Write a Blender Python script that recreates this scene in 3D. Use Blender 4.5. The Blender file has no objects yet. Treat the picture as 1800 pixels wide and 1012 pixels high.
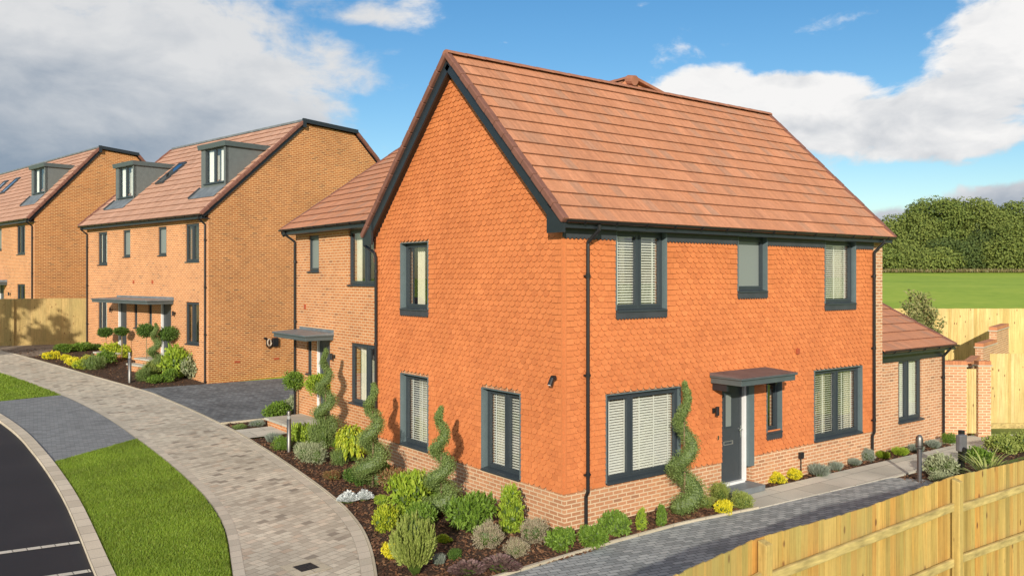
import bpy, bmesh, math, random
from mathutils import Vector, Matrix
R = random.Random(7)
SC = bpy.context.scene
COL = SC.collection
rad = math.radians

# ------------------------------------------------------------------ survey of the site
FPX, HZ, CX, CY, CZ = 1486.7, 487.9, -9.576, -11.067, 4.25
YAW = rad(37.375); SA, CA = math.sin(YAW), math.cos(YAW)
def lerp(v, pts):
    if v <= pts[0][0]: return pts[0][1]
    for (a, b), (c, d) in zip(pts, pts[1:]):
        if v <= c: return b + (d - b) * (v - a) / (c - a)
    return pts[-1][1]
def sst(v, a, b):
    t = min(1, max(0, (v - a) / (b - a))); return t * t * (3 - 2 * t)
YS = [(-60,-.35),(-6,-.2),(3,-.14),(12.7,.1),(20.6,.36),(31.6,1.2),(40,1.6),(60,2.4),(90,2.6)]
def vd(x, y): return (x-CX)*SA + (y-CY)*CA, (x-CX)*CA - (y-CY)*SA      # distance north-east of the viewpoint, and across it
def T(x, y):
    z = lerp(y, YS)
    d, r = vd(x, y)
    w = max(sst(r, 5.5, 10) * sst(d, 26, 32), sst(d, 52, 80) * sst(r, -60, -20))
    if w > 0:
        hz = lerp(d, [(26,-.1),(31,1.25),(35,2.6),(60,3.6),(130,5.45),(200,6.2),(500,7)])
        z = z * (1 - w) + hz * w
    return z
def ray(u):
    t = (u - 900) / FPX; return SA + t * CA, CA - t * SA
def G(u, v):
    dx, dy = ray(u); z = 0
    for _ in range(60):
        k = (CZ - z) * FPX / (v - HZ); z = .5*z + .5*T(CX + k*dx, CY + k*dy)
    return CX + k*dx, CY + k*dy
def AT(u, k):
    dx, dy = ray(u); return CX + k*dx, CY + k*dy

# ------------------------------------------------------------------ materials
MATS = {}
class NT:
    def __init__(s, nt): s.nt = nt
    def n(s, t, **k):
        nd = s.nt.nodes.new(t)
        for a, b in k.items():
            if a.startswith('i_'):
                key = a[2:]; key = int(key) if key.isdigit() else key.replace('_', ' ')
                sock = nd.inputs[key]
                if hasattr(b, 'is_output') or isinstance(b, bpy.types.NodeSocket): s.nt.links.new(b, sock)
                else: sock.default_value = b
            else: setattr(nd, a, b)
        return nd
    def l(s, a, b): s.nt.links.new(a, b)
    def m(s, op, a, b=None, c=None, clamp=False):
        nd = s.nt.nodes.new('ShaderNodeMath'); nd.operation = op; nd.use_clamp = clamp
        for i, v in enumerate((a, b, c)):
            if v is None: continue
            if isinstance(v, bpy.types.NodeSocket): s.nt.links.new(v, nd.inputs[i])
            else: nd.inputs[i].default_value = v
        return nd.outputs[0]
    def mix(s, f, a, b, mode='MIX'):
        nd = s.nt.nodes.new('ShaderNodeMix'); nd.data_type = 'RGBA'; nd.blend_type = mode
        for i, v in ((0, f), (6, a), (7, b)):
            if isinstance(v, bpy.types.NodeSocket): s.nt.links.new(v, nd.inputs[i])
            else: nd.inputs[i].default_value = (*v, 1) if isinstance(v, tuple) and len(v) == 3 else v
        return nd.outputs[2]
    def ramp(s, f, stops, interp='LINEAR'):
        nd = s.nt.nodes.new('ShaderNodeValToRGB'); cr = nd.color_ramp; cr.interpolation = interp
        while len(cr.elements) < len(stops): cr.elements.new(.5)
        for e, (p, c) in zip(cr.elements, stops):
            e.position = p; e.color = (*c, 1) if len(c) == 3 else c
        s.l(f, nd.inputs[0]); return nd.outputs[0]
    def mr(s, v, a, b, c, d, smooth=False):
        nd = s.nt.nodes.new('ShaderNodeMapRange'); nd.clamp = True
        if smooth: nd.interpolation_type = 'SMOOTHSTEP'
        s.l(v, nd.inputs[0])
        for i, q in enumerate((a, b, c, d)): nd.inputs[i+1].default_value = q
        return nd.outputs[0]
def mat(name):
    m = bpy.data.materials.new(name); m.use_nodes = True
    t = NT(m.node_tree); b = m.node_tree.nodes['Principled BSDF']; MATS[name] = m
    return t, b
def bump(t, b, h, strength=.4, dist=.01):
    nd = t.n('ShaderNodeBump'); nd.inputs['Strength'].default_value = strength; nd.inputs['Distance'].default_value = dist
    t.l(h, nd.inputs['Height']); t.l(nd.outputs[0], b.inputs['Normal'])
def uvv(t): return t.n('ShaderNodeTexCoord').outputs['UV']
def objv(t): return t.n('ShaderNodeTexCoord').outputs['Object']
def noise(t, vec, scale, detail=3, rough=.55):
    nd = t.n('ShaderNodeTexNoise'); nd.inputs['Scale'].default_value = scale
    nd.inputs['Detail'].default_value = detail; nd.inputs['Roughness'].default_value = rough
    t.l(vec, nd.inputs['Vector']); return nd.outputs[0]
def mapv(t, vec, scale=(1,1,1), rot=(0,0,0), loc=(0,0,0)):
    nd = t.n('ShaderNodeMapping'); t.l(vec, nd.inputs[0])
    nd.inputs['Scale'].default_value = scale; nd.inputs['Rotation'].default_value = rot; nd.inputs['Location'].default_value = loc
    return nd.outputs[0]
def plain(name, col, rough=.5, metal=0, var=.12, scale=6, bumpy=0):
    t, b = mat(name)
    n = noise(t, objv(t), scale, 4)
    c = t.mix(t.mr(n, .3, .7, 0, 1), tuple(x*(1-var) for x in col), tuple(min(1, x*(1+var)) for x in col))
    t.l(c, b.inputs['Base Color']); b.inputs['Roughness'].default_value = rough; b.inputs['Metallic'].default_value = metal
    if bumpy: bump(t, b, noise(t, objv(t), 60, 3), bumpy, .004)
    return MATS[name]
def bricks(name, stops, mortar, bw=.225, bh=.075, ms=.011, rot=0, rough=.88, stain=.18, bstr=.5, freq=2, wob=.004):
    t, b = mat(name)
    v = uvv(t)
    if wob:
        nn = t.n('ShaderNodeTexNoise'); nn.inputs['Scale'].default_value = 9; t.l(v, nn.inputs['Vector'])
        va = t.n('ShaderNodeVectorMath', operation='SCALE'); t.l(nn.outputs['Color'], va.inputs[0]); va.inputs['Scale'].default_value = wob
        vb = t.n('ShaderNodeVectorMath', operation='ADD'); t.l(v, vb.inputs[0]); t.l(va.outputs[0], vb.inputs[1]); vv = vb.outputs[0]
    else: vv = v
    if rot: vv = mapv(t, vv, rot=(0,0,rot))
    br = t.n('ShaderNodeTexBrick'); br.offset_frequency = freq
    t.l(vv, br.inputs['Vector'])
    br.inputs['Color1'].default_value = (0,0,0,1); br.inputs['Color2'].default_value = (1,1,1,1)
    br.inputs['Mortar'].default_value = (.5,.5,.5,1); br.inputs['Scale'].default_value = 1
    br.inputs['Mortar Size'].default_value = ms; br.inputs['Mortar Smooth'].default_value = .25
    br.inputs['Brick Width'].default_value = bw; br.inputs['Row Height'].default_value = bh
    col = t.ramp(br.outputs['Color'], stops, 'LINEAR')
    n1 = noise(t, v, .55, 4); n2 = noise(t, v, 45, 3)
    col = t.mix(1, col, t.ramp(n2, [(.25,(.82,.82,.82)),(.75,(1.1,1.1,1.1))]), 'MULTIPLY')
    mc = t.mix(t.mr(noise(t, v, 3, 3), .3, .7, 0, 1), mortar, tuple(x*.82 for x in mortar))
    col = t.mix(br.outputs['Fac'], col, mc)
    col = t.mix(1, col, t.ramp(n1, [(.3,(1-stain,)*3),(.7,(1+stain*.6,)*3)]), 'MULTIPLY')
    t.l(col, b.inputs['Base Color']); b.inputs['Roughness'].default_value = rough
    h = t.m('SUBTRACT', t.m('MULTIPLY', n2, .35), br.outputs['Fac'])
    bump(t, b, h, bstr, .008)
    return MATS[name]
def island(name, cols, rough=.75, var=.12, nscale=(3,3,3), bumpy=.25, trans=0, streak=None, nsc=6):
    """per-piece colour variation (tiles, planks, leaves)"""
    t, b = mat(name)
    g = t.n('ShaderNodeNewGeometry').outputs['Random Per Island']
    col = t.ramp(g, [(i/(len(cols)-1), c) for i, c in enumerate(cols)])
    v = mapv(t, objv(t), scale=nscale)
    n = noise(t, v, nsc, 4)
    col = t.mix(1, col, t.ramp(n, [(.25,(1-var,)*3),(.75,(1+var,)*3)]), 'MULTIPLY')
    if streak: col = streak(t, col)
    t.l(col, b.inputs['Base Color']); b.inputs['Roughness'].default_value = rough
    if bumpy: bump(t, b, n, bumpy, .006)
    if trans:
        tr = t.n('ShaderNodeBsdfTranslucent'); t.l(col, tr.inputs[0])
        mx = t.n('ShaderNodeMixShader'); mx.inputs[0].default_value = trans
        out = t.nt.nodes['Material Output']
        t.l(b.outputs[0], mx.inputs[1]); t.l(tr.outputs[0], mx.inputs[2]); t.l(mx.outputs[0], out.inputs[0])
    return MATS[name]

bricks('brick_plinth', [(0,(.36,.18,.10)),(.08,(.50,.235,.12)),(.45,(.59,.275,.14)),(.8,(.64,.32,.165)),(1,(.50,.22,.11))], (.78,.58,.38), stain=.1, ms=.013)
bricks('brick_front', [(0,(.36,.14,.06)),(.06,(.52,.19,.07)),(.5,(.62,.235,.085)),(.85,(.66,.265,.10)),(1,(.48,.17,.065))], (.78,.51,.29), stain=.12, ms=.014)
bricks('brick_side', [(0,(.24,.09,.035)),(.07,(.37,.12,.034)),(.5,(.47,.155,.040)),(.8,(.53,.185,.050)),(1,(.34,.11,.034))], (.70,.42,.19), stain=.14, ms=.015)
def roofstreak(t, col):
    n = noise(t, mapv(t, uvv(t), scale=(14,1.2,1)), 1, 3)
    col = t.mix(1, col, t.ramp(n, [(.3,(.84,.82,.8)),(.7,(1.12,1.1,1.1))]), 'MULTIPLY')
    g = t.m('GREATER_THAN', t.m('FRACT', t.m('MULTIPLY', t.n('ShaderNodeSeparateXYZ', i_0=uvv(t)).outputs[0], 1/.125)), .95)
    col = t.mix(1, col, t.ramp(noise(t, uvv(t), .8, 5, .65), [(.3,(.86,.87,.88)),(.7,(1.06,1.05,1.04))]), 'MULTIPLY')
    return t.mix(t.m('MULTIPLY', g, .28), col, (.14,.06,.04))
island('roof_tile', [(.50,.22,.12),(.57,.25,.13),(.54,.235,.125),(.61,.275,.15),(.55,.235,.12),(.46,.24,.15),(.58,.25,.13)], rough=.82, streak=roofstreak)
island('roof_tile_far', [(.46,.26,.18),(.54,.31,.215),(.50,.285,.195),(.58,.34,.24),(.47,.275,.19)], rough=.85, streak=roofstreak)
def tilestain(t, col):
    return t.mix(1, col, t.ramp(noise(t, objv(t), .7, 5, .6), [(.3,(.88,.86,.84)),(.7,(1.06,1.07,1.08))]), 'MULTIPLY')
plain('hung_tile_edge_shade', (.42,.12,.038), .9, var=.2, scale=12)  # darker than the tile face: shade under the scalloped tails, put into the colour
island('hung_tile', [(.57,.175,.054),(.67,.212,.066),(.63,.195,.060),(.70,.228,.074),(.59,.18,.056),(.68,.218,.068),(.64,.205,.064)], streak=tilestain, rough=.8, var=.12, nsc=9)
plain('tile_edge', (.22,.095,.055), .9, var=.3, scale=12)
plain('verge_tile', (.20,.085,.06), .8, var=.15)
plain('ridge_tile', (.33,.14,.085), .8, var=.15)
plain('frame_grey', (.040,.052,.062), .38, var=.06)
plain('reveal_grey', (.12,.16,.17), .42, var=.06)
plain('canopy_grey', (.085,.11,.115), .45, var=.08)
plain('dormer_grey', (.13,.15,.15), .55, var=.08)
plain('canopy_top', (.13,.10,.10), .6, var=.2, scale=3)
plain('lead_dark', (.05,.056,.065), .5, var=.2, scale=3)
plain('lead_grey', (.17,.19,.205), .5, var=.25, scale=3)
plain('pipe_black', (.016,.016,.018), .35, var=.1)
plain('barge_dark', (.02,.026,.032), .35, var=.1)
plain('white_paint', (.8,.8,.8), .35, var=.03)
plain('door_grey', (.050,.060,.068), .4, var=.05)
plain('steel', (.26,.25,.235), .5, 1, var=.06)
plain('chrome', (.7,.7,.7), .18, 1, var=.03)
plain('letter_plate', (.6,.6,.58), .3, .8, var=.03)
plain('blind_white', (.88,.86,.80), .6, var=.03)
plain('cable_cream', (.45,.38,.30), .6)
plain('curtain_cream', (.74,.68,.55), .85, var=.06)
plain('plaster', (.62,.58,.5), .9, var=.05)
plain('inner_floor', (.2,.15,.1), .8, var=.1)
plain('red_clay', (.42,.09,.035), .8)
plain('socket_grey', (.13,.13,.14), .45)
plain('soil', (.055,.028,.014), .95, var=.45, scale=14, bumpy=.8)
plain('bark', (.20,.13,.08), .9, var=.3, scale=25, bumpy=.5)
plain('twig', (.26,.19,.10), .9, var=.3, scale=25)
plain('cast_iron', (.035,.035,.035), .55, .3, var=.3, scale=30, bumpy=.6)
plain('render_grey', (.30,.31,.30), .8)
island('mulch_chip', [(.05,.022,.011),(.13,.055,.025),(.20,.09,.04),(.08,.035,.018),(.30,.16,.08),(.06,.028,.015)], rough=.95, bumpy=0)
def glassmat(name, tint, lo, hi):
    t, b = mat(name); nt = t.nt
    gl = t.n('ShaderNodeBsdfGlossy'); gl.inputs['Roughness'].default_value = .015; gl.inputs['Color'].default_value = (.85,.9,.95,1)
    tr = t.n('ShaderNodeBsdfTransparent'); tr.inputs[0].default_value = (*tint, 1)
    lw = t.n('ShaderNodeLayerWeight'); lw.inputs[0].default_value = .5
    mx = t.n('ShaderNodeMixShader'); t.l(t.mr(lw.outputs['Facing'], 0, 1, lo, hi), mx.inputs[0])
    t.l(tr.outputs[0], mx.inputs[1]); t.l(gl.outputs[0], mx.inputs[2]); t.l(mx.outputs[0], nt.nodes['Material Output'].inputs[0])
glassmat('glass', (.94,.97,.95), .05, .42)
glassmat('roof_glass', (.3,.4,.5), .35, .9)
t, b = mat('frosted_glass'); b.inputs['Base Color'].default_value = (.22,.25,.24,1); b.inputs['Roughness'].default_value = .25
bump(t, b, noise(t, objv(t), 90, 2), .2, .002)
def woodstreak(t, col):
    o = objv(t)
    n = noise(t, mapv(t, o, scale=(40,40,1.6)), 1, 4, .65)
    col = t.mix(1, col, t.ramp(n, [(.28,(.60,.54,.42)),(.5,(.95,.93,.9)),(.72,(1.12,1.1,1.05))]), 'MULTIPLY')
    vo = t.n('ShaderNodeTexVoronoi'); t.l(mapv(t, o, scale=(8.5,8.5,3.4)), vo.inputs['Vector']); vo.inputs['Scale'].default_value = 1
    k = t.mr(vo.outputs['Distance'], .09, .19, 1, 0, True)
    sel = t.m('GREATER_THAN', t.n('ShaderNodeSeparateColor', i_0=vo.outputs['Color']).outputs[0], .5)
    col = t.mix(t.m('MULTIPLY', k, sel), col, (.15,.05,.015))
    n3 = noise(t, mapv(t, o, scale=(1.1,1.1,.8)), 1, 2)
    return t.mix(t.mr(n3, .42, .7, 0, .5), col, (.36,.30,.11))
WC = [(.44,.235,.06),(.58,.36,.10),(.46,.31,.085),(.66,.44,.14),(.34,.235,.065),(.56,.29,.07),(.50,.38,.12),(.42,.30,.08)]
island('fence_plank', WC, rough=.8, var=.06, bumpy=.1, streak=woodstreak)
island('fence_rail', [(.42,.33,.13),(.48,.36,.14),(.38,.30,.12)], rough=.85, var=.45, bumpy=.3, nscale=(2,9,9), nsc=2)
island('fence_post', [(.52,.38,.13),(.46,.33,.11)], rough=.85, var=.1, bumpy=.2, streak=woodstreak)
island('fence_pale', [(.62,.45,.17),(.74,.56,.24),(.66,.50,.21),(.56,.40,.14),(.78,.60,.29)], rough=.8, var=.06, bumpy=.1, streak=woodstreak)
island('fence_old', [(.44,.32,.13),(.52,.38,.155),(.46,.34,.14),(.56,.40,.165),(.38,.28,.12)], rough=.85, var=.15, bumpy=.1, streak=woodstreak)
# ground
def groundcol(name, stops, scales=(1.5, 22), rough=.95, bs=.3, bd=.01, disp=60):
    t, b = mat(name); v = objv(t)
    n = t.m('ADD', t.m('MULTIPLY', noise(t, v, scales[0], 4), .55), t.m('MULTIPLY', noise(t, v, scales[1], 4), .45))
    t.l(t.ramp(n, stops), b.inputs['Base Color']); b.inputs['Roughness'].default_value = rough
    bump(t, b, noise(t, v, disp, 3), bs, bd)
groundcol('lawn_base', [(.3,(.08,.12,.014)),(.7,(.17,.215,.035))], (1.2,30))
groundcol('field_grass', [(.32,(.22,.34,.012)),(.48,(.31,.43,.02)),(.68,(.42,.50,.04))], (.16,1.6), disp=3, bs=.3, bd=.05)
groundcol('asphalt', [(.3,(.014,.012,.0125)),(.55,(.024,.020,.021)),(.75,(.040,.034,.033))], (.6,90), rough=.75, disp=250, bs=.5, bd=.004)
island('lawn_blade', [(.15,.255,.016),(.205,.32,.024),(.255,.36,.034),(.17,.28,.018),(.32,.38,.06)], rough=.6, bumpy=0, trans=.25, var=.25, nsc=.8, nscale=(1,1,1))
PV = [(0,(.28,.24,.19)),(.08,(.48,.42,.33)),(.45,(.60,.54,.43)),(.75,(.66,.60,.48)),(.9,(.70,.61,.48)),(1,(.55,.44,.33))]
bricks('path_pavers', PV, (.34,.29,.22), bw=.21, bh=.14, ms=.006, rot=rad(-20), stain=.2, bstr=.35, wob=.01, freq=3)
bricks('path_border', [(0,(.50,.45,.36)),(.5,(.58,.52,.42)),(1,(.64,.57,.46))], (.3,.25,.19), bw=.3, bh=.5, ms=.006, stain=.12, bstr=.3, wob=.002)
bricks('edging_pale', [(0,(.52,.46,.34)),(1,(.62,.55,.42))], (.3,.26,.2), bw=.9, bh=.5, ms=.008, stain=.15, bstr=.2, wob=0)
bricks('kerb_stone', [(0,(.58,.50,.38)),(.5,(.66,.57,.44)),(1,(.72,.63,.49))], (.25,.21,.16), bw=.45, bh=.6, ms=.008, stain=.15, bstr=.3, wob=0)
GV = [(0,(.23,.25,.25)),(.5,(.33,.35,.35)),(1,(.43,.45,.44))]
bricks('drive_pavers', GV, (.11,.12,.12), bw=.2, bh=.1, ms=.007, rot=rad(12), stain=.12, bstr=.4, wob=.003)
bricks('court_pavers', [(0,(.12,.13,.14)),(.5,(.18,.195,.205)),(1,(.25,.265,.275))], (.07,.075,.08), bw=.2, bh=.1, ms=.007, rot=rad(70), stain=.3, bstr=.4, wob=.003)
bricks('crossing_pavers', [(0,(.19,.20,.205)),(.5,(.24,.25,.255)),(1,(.29,.30,.305))], (.14,.155,.17), bw=.2, bh=.1, ms=.006, rot=rad(8), stain=.1, bstr=.35, wob=.003)
bricks('brown_pavers', [(0,(.20,.16,.125)),(.5,(.29,.23,.18)),(1,(.36,.29,.22))], (.1,.08,.06), bw=.2, bh=.1, ms=.007, rot=rad(40), stain=.2)
bricks('flagstone', [(0,(.47,.45,.38)),(.5,(.57,.54,.46)),(1,(.64,.60,.51))], (.22,.2,.17), bw=.9, bh=.6, ms=.008, stain=.22, bstr=.2, wob=0)
bricks('parking_setts', [(0,(.60,.55,.46)),(1,(.75,.70,.60))], (.2,.18,.15), bw=.2, bh=.3, ms=.008, wob=0)
# foliage kinds
def leafm(name, cols, trans=.25, rough=.55): island(name, cols, rough=rough, bumpy=0, trans=trans, var=.2, nsc=3)
leafm('leaf_green', [(.10,.19,.02),(.16,.28,.03),(.24,.37,.05),(.12,.22,.025)], trans=0.3)
leafm('leaf_bright', [(.22,.34,.025),(.33,.45,.035),(.42,.53,.06),(.17,.30,.025)], trans=0.3)
leafm('leaf_lime', [(.46,.52,.03),(.56,.60,.05),(.38,.46,.03),(.26,.38,.03)], trans=0.3)
leafm('leaf_yellow', [(.75,.66,.02),(.85,.76,.03),(.60,.58,.03),(.80,.70,.04)], trans=0.3)
leafm('leaf_topiary', [(.15,.225,.06),(.22,.31,.085),(.29,.38,.12),(.18,.26,.07)], trans=0.3)
leafm('leaf_conifer', [(.22,.29,.055),(.32,.39,.085),(.40,.45,.12),(.26,.33,.07)], trans=0.3)
leafm('leaf_sage', [(.28,.32,.17),(.38,.43,.25),(.46,.50,.31),(.33,.37,.21)], trans=0.3)
leafm('leaf_silver', [(.55,.60,.60),(.68,.72,.72),(.45,.50,.50),(.75,.78,.78)], trans=.1)
leafm('leaf_blue', [(.26,.31,.25),(.36,.41,.34),(.30,.36,.29),(.44,.48,.41)], trans=0.3)
leafm('leaf_purple', [(.15,.09,.09),(.22,.13,.13),(.28,.18,.16),(.17,.14,.10)], trans=0.3)
leafm('leaf_pinkish', [(.38,.30,.22),(.48,.40,.29),(.40,.40,.22),(.54,.46,.34)], trans=0.3)
leafm('leaf_russet', [(.26,.10,.05),(.34,.16,.07),(.20,.19,.06),(.38,.26,.11)], trans=0.3)
leafm('leaf_dark', [(.06,.12,.018),(.10,.19,.03),(.15,.26,.04)], trans=0.3)
leafm('leaf_strap', [(.24,.30,.07),(.42,.44,.15),(.30,.36,.09),(.50,.50,.22)])
leafm('leaf_wood', [(.085,.125,.022),(.125,.175,.030),(.17,.22,.040),(.21,.25,.048),(.10,.15,.025)], rough=.75, trans=.15)
leafm('leaf_wood_dark', [(.05,.085,.018),(.08,.12,.024),(.12,.16,.034)], trans=.15, rough=.75)
leafm('leaf_wood_warm', [(.11,.155,.028),(.155,.20,.036),(.21,.245,.048),(.13,.175,.03)], trans=.15, rough=.75)
leafm('leaf_wild', [(.20,.25,.07),(.32,.34,.12),(.46,.42,.18),(.16,.21,.06)], trans=0.3)
leafm('dry_grass', [(.20,.16,.07),(.26,.20,.09),(.17,.19,.06)], trans=0.2)
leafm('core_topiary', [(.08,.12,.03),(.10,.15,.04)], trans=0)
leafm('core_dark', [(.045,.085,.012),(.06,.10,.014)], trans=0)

# ------------------------------------------------------------------ mesh builder
class Fr:
    """a wall frame: s runs along the wall, z is up, d is outwards"""
    def __init__(s, o, u, n):
        s.o = Vector((o[0], o[1], o[2] if len(o) > 2 else 0)); s.u = Vector((u[0], u[1], 0)).normalized(); s.n = Vector((n[0], n[1], 0)).normalized()
    def p(s, a, z, d=0): return s.o + s.u*a + s.n*d + Vector((0,0,z))
WORLD = None
class MB:
    def __init__(s): s.v = []; s.f = []; s.uv = {}; s.mi = []
    def poly(s, pts, uv=None, mi=0):
        i = len(s.v); s.v += [tuple(p) for p in pts]; s.f.append(list(range(i, i+len(pts))))
        if uv: s.uv[len(s.f)-1] = uv
        s.mi.append(mi)
    def hexa(s, P, mi=0):
        i = len(s.v); s.v += [tuple(p) for p in P]
        for q in ((0,3,2,1),(4,5,6,7),(0,1,5,4),(1,2,6,5),(2,3,7,6),(3,0,4,7)):
            s.f.append([i+k for k in q]); s.mi.append(mi)
    def box(s, F, s0, s1, z0, z1, d0, d1, mi=0):
        s.hexa([F.p(s0,z0,d0),F.p(s1,z0,d0),F.p(s1,z0,d1),F.p(s0,z0,d1),F.p(s0,z1,d0),F.p(s1,z1,d0),F.p(s1,z1,d1),F.p(s0,z1,d1)], mi)
    def beam(s, a, b, w, h, up=Vector((0,0,1)), mi=0):
        a = Vector(a); b = Vector(b); t = (b-a).normalized(); x = t.cross(up).normalized(); y = x.cross(t)
        P = []
        for c in (a, b):
            P += [c - x*w/2 - y*h/2, c + x*w/2 - y*h/2, c + x*w/2 + y*h/2, c - x*w/2 + y*h/2]
        s.hexa(P, mi)
    def tube(s, pts, r, n=10, cap=True, mi=0):
        pts = [Vector(p) for p in pts]; rs = r if isinstance(r, (list, tuple)) else [r]*len(pts)
        base = len(s.v); N = len(pts); prev = None
        for i, p in enumerate(pts):
            t = (pts[min(i+1,N-1)] - pts[max(i-1,0)]).normalized()
            if prev is None:
                x = t.orthogonal().normalized()
            else:
                x = prev - t*prev.dot(t); x = x.normalized() if x.length > 1e-6 else t.orthogonal().normalized()
            prev = x; y = t.cross(x)
            for k in range(n):
                a = 2*math.pi*k/n; s.v.append(tuple(p + (x*math.cos(a) + y*math.sin(a))*rs[i]))
        for i in range(N-1):
            for k in range(n):
                a = base+i*n+k; b2 = base+i*n+(k+1)%n
                s.f.append([a, b2, b2+n, a+n]); s.mi.append(mi)
        if cap:
            s.f.append([base+k for k in range(n)][::-1]); s.mi.append(mi)
            s.f.append([base+(N-1)*n+k for k in range(n)]); s.mi.append(mi)
    def lathe(s, c, prof, n=16, mi=0):
        base = len(s.v); c = Vector(c)
        for r, z in prof:
            for k in range(n):
                a = 2*math.pi*k/n; s.v.append((c.x+r*math.cos(a), c.y+r*math.sin(a), c.z+z))
        for i in range(len(prof)-1):
            for k in range(n):
                a = base+i*n+k; b2 = base+i*n+(k+1)%n
                s.f.append([a, b2, b2+n, a+n]); s.mi.append(mi)
        s.f.append([base+(len(prof)-1)*n+k for k in range(n)]); s.mi.append(mi)
    def leaf(s, p, d, up, L, W, fold=.25):
        """one folded pointed leaf"""
        p = Vector(p); side = d.cross(up)
        if side.length < 1e-4: side = d.orthogonal()
        side.normalize(); nrm = side.cross(d)
        m = p + d*L*.5; i = len(s.v)
        s.v += [tuple(p), tuple(m + side*W/2 + nrm*W*fold), tuple(p + d*L), tuple(m - side*W/2 + nrm*W*fold)]
        s.f.append([i, i+1, i+2]); s.f.append([i, i+2, i+3]); s.mi += [0, 0]
    def mesh(s, name, mats, smooth=False, bevel=0):
        me = bpy.data.meshes.new(name); me.from_pydata(s.v, [], s.f); me.update()
        uvl = me.uv_layers.new(name='UVMap')
        data = [0.0]*(2*len(me.loops)); vs = s.v
        for pi, pl in enumerate(me.polygons):
            if pi in s.uv:
                for k, li in enumerate(pl.loop_indices): data[2*li], data[2*li+1] = s.uv[pi][k]
            else:
                n = pl.normal
                if abs(n.z) > .97: ax, ay, az, bx, by, bz = 1, 0, 0, 0, 1, 0
                else:
                    l = math.hypot(n.x, n.y); ax, ay, az = -n.y/l, n.x/l, 0
                    if ay < -.001 or (abs(ay) <= .001 and ax < 0): ax, ay = -ax, -ay
                    bx, by, bz = n.y*az - n.z*ay, n.z*ax - n.x*az, n.x*ay - n.y*ax
                    if bz < 0: bx, by, bz = -bx, -by, -bz
                for li in pl.loop_indices:
                    x, y, z = vs[me.loops[li].vertex_index]
                    data[2*li] = x*ax + y*ay + z*az; data[2*li+1] = x*bx + y*by + z*bz
        uvl.data.foreach_set('uv', data)
        for m in (mats if isinstance(mats, (list, tuple)) else [mats]): me.materials.append(MATS[m])
        me.polygons.foreach_set('material_index', s.mi)
        if smooth: me.polygons.foreach_set('use_smooth', [True]*len(me.polygons))
        me.update(); return me
    def build(s, name, mats, parent=None, smooth=False, label=None):
        o = bpy.data.objects.new(name, s.mesh(name, mats, smooth)); COL.objects.link(o)
        if parent is not None: o.parent = parent
        if label: o['label'] = label
        return o
def tag(o, label=None, cat=None, group=None, kind=None):
    if label: o['label'] = label
    if cat: o['category'] = cat
    if group: o['group'] = group
    if kind: o['kind'] = kind
    return o
def thing(name, label, cat, loc=(0,0,0), rz=0, group=None):
    o = bpy.data.objects.new(name, None); COL.objects.link(o); o.empty_display_size = .3
    o.location = loc; o.rotation_euler = (0,0,rz)
    return tag(o, label, cat, group)
def fix(o):
    bm = bmesh.new(); bm.from_mesh(o.data); bmesh.ops.recalc_face_normals(bm, faces=bm.faces[:]); bm.to_mesh(o.data); bm.free(); return o
def bev(o, w=.004):
    m = o.modifiers.new('bevel', 'BEVEL'); m.width = w; m.segments = 2; m.limit_method = 'ANGLE'; return o

# ------------------------------------------------------------------ ground
def gridsheet(name, xs, ys, off, m, kind='structure', zf=None):
    mb = MB(); nx = len(xs)
    for y in ys:
        for x in xs: mb.v.append((x, y, (zf or T)(x, y) + off))
    for j in range(len(ys)-1):
        for i in range(nx-1):
            a = j*nx+i; mb.f.append([a, a+1, a+nx+1, a+nx]); mb.mi.append(0)
    o = mb.build(name, m, smooth=True); o['kind'] = kind; return o
def axis(lo, hi, fine0, fine1, step):
    a = []; x = fine0
    while x <= fine1: a.append(x); x += step
    s = step; x = fine1
    while x < hi: s *= 1.25; x += s; a.append(x)
    s = step; x = fine0
    while x > lo: s *= 1.25; x -= s; a.insert(0, x)
    return a
gridsheet('ground', axis(-600, 900, -22, 60, 1.2), axis(-400, 1100, -22, 75, 1.2), -.08, 'field_grass')

XK = [(-30,-10.5),(-14,-8.3),(-6,-7.35),(0,-6.88),(2.5,-6.71),(5,-6.50),(7.4,-6.33),(10.6,-6.23),(14.2,-6.23),(17.5,-6.48),(22,-7.2),(30,-9.4),(40,-13.5),(60,-24)]
XL = [(-30,-10),(-14,-7.4),(-6,-6.4),(-2,-6.0),(0,-5.66),(1.42,-5.32),(2.76,-4.84),(3.81,-4.57),(5.08,-4.35),(6.4,-4.21),(8.25,-4.11),(10.5,-4.03),(14.3,-4.0),(16.7,-4.08),(20.3,-4.37),(23.06,-5.0),(25.4,-5.62),(31,-7.6),(40,-11.5),(60,-22)]
XR = [(-14,-5.4),(-6,-4.9),(-1.2,-4.2),(.09,-3.55),(1.33,-2.97),(2.39,-2.58),(3.24,-2.37),(4.26,-2.19),(5.72,-2.02),(7.16,-1.88),(8.77,-1.75),(10.63,-1.62),(11.8,-1.55),(15.4,-1.6),(20.15,-1.85),(23.2,-2.76),(26,-3.51),(29.1,-4.4),(31,-5.1),(40,-9),(60,-20)]
def smooth(pts):
    def f(y): return sum(lerp(y + d, pts) for d in (-1.2,-.8,-.4,0,.4,.8,1.2))/7
    return f
xk, xl, xr = smooth(XK), smooth(XL), smooth(XR)
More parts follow.
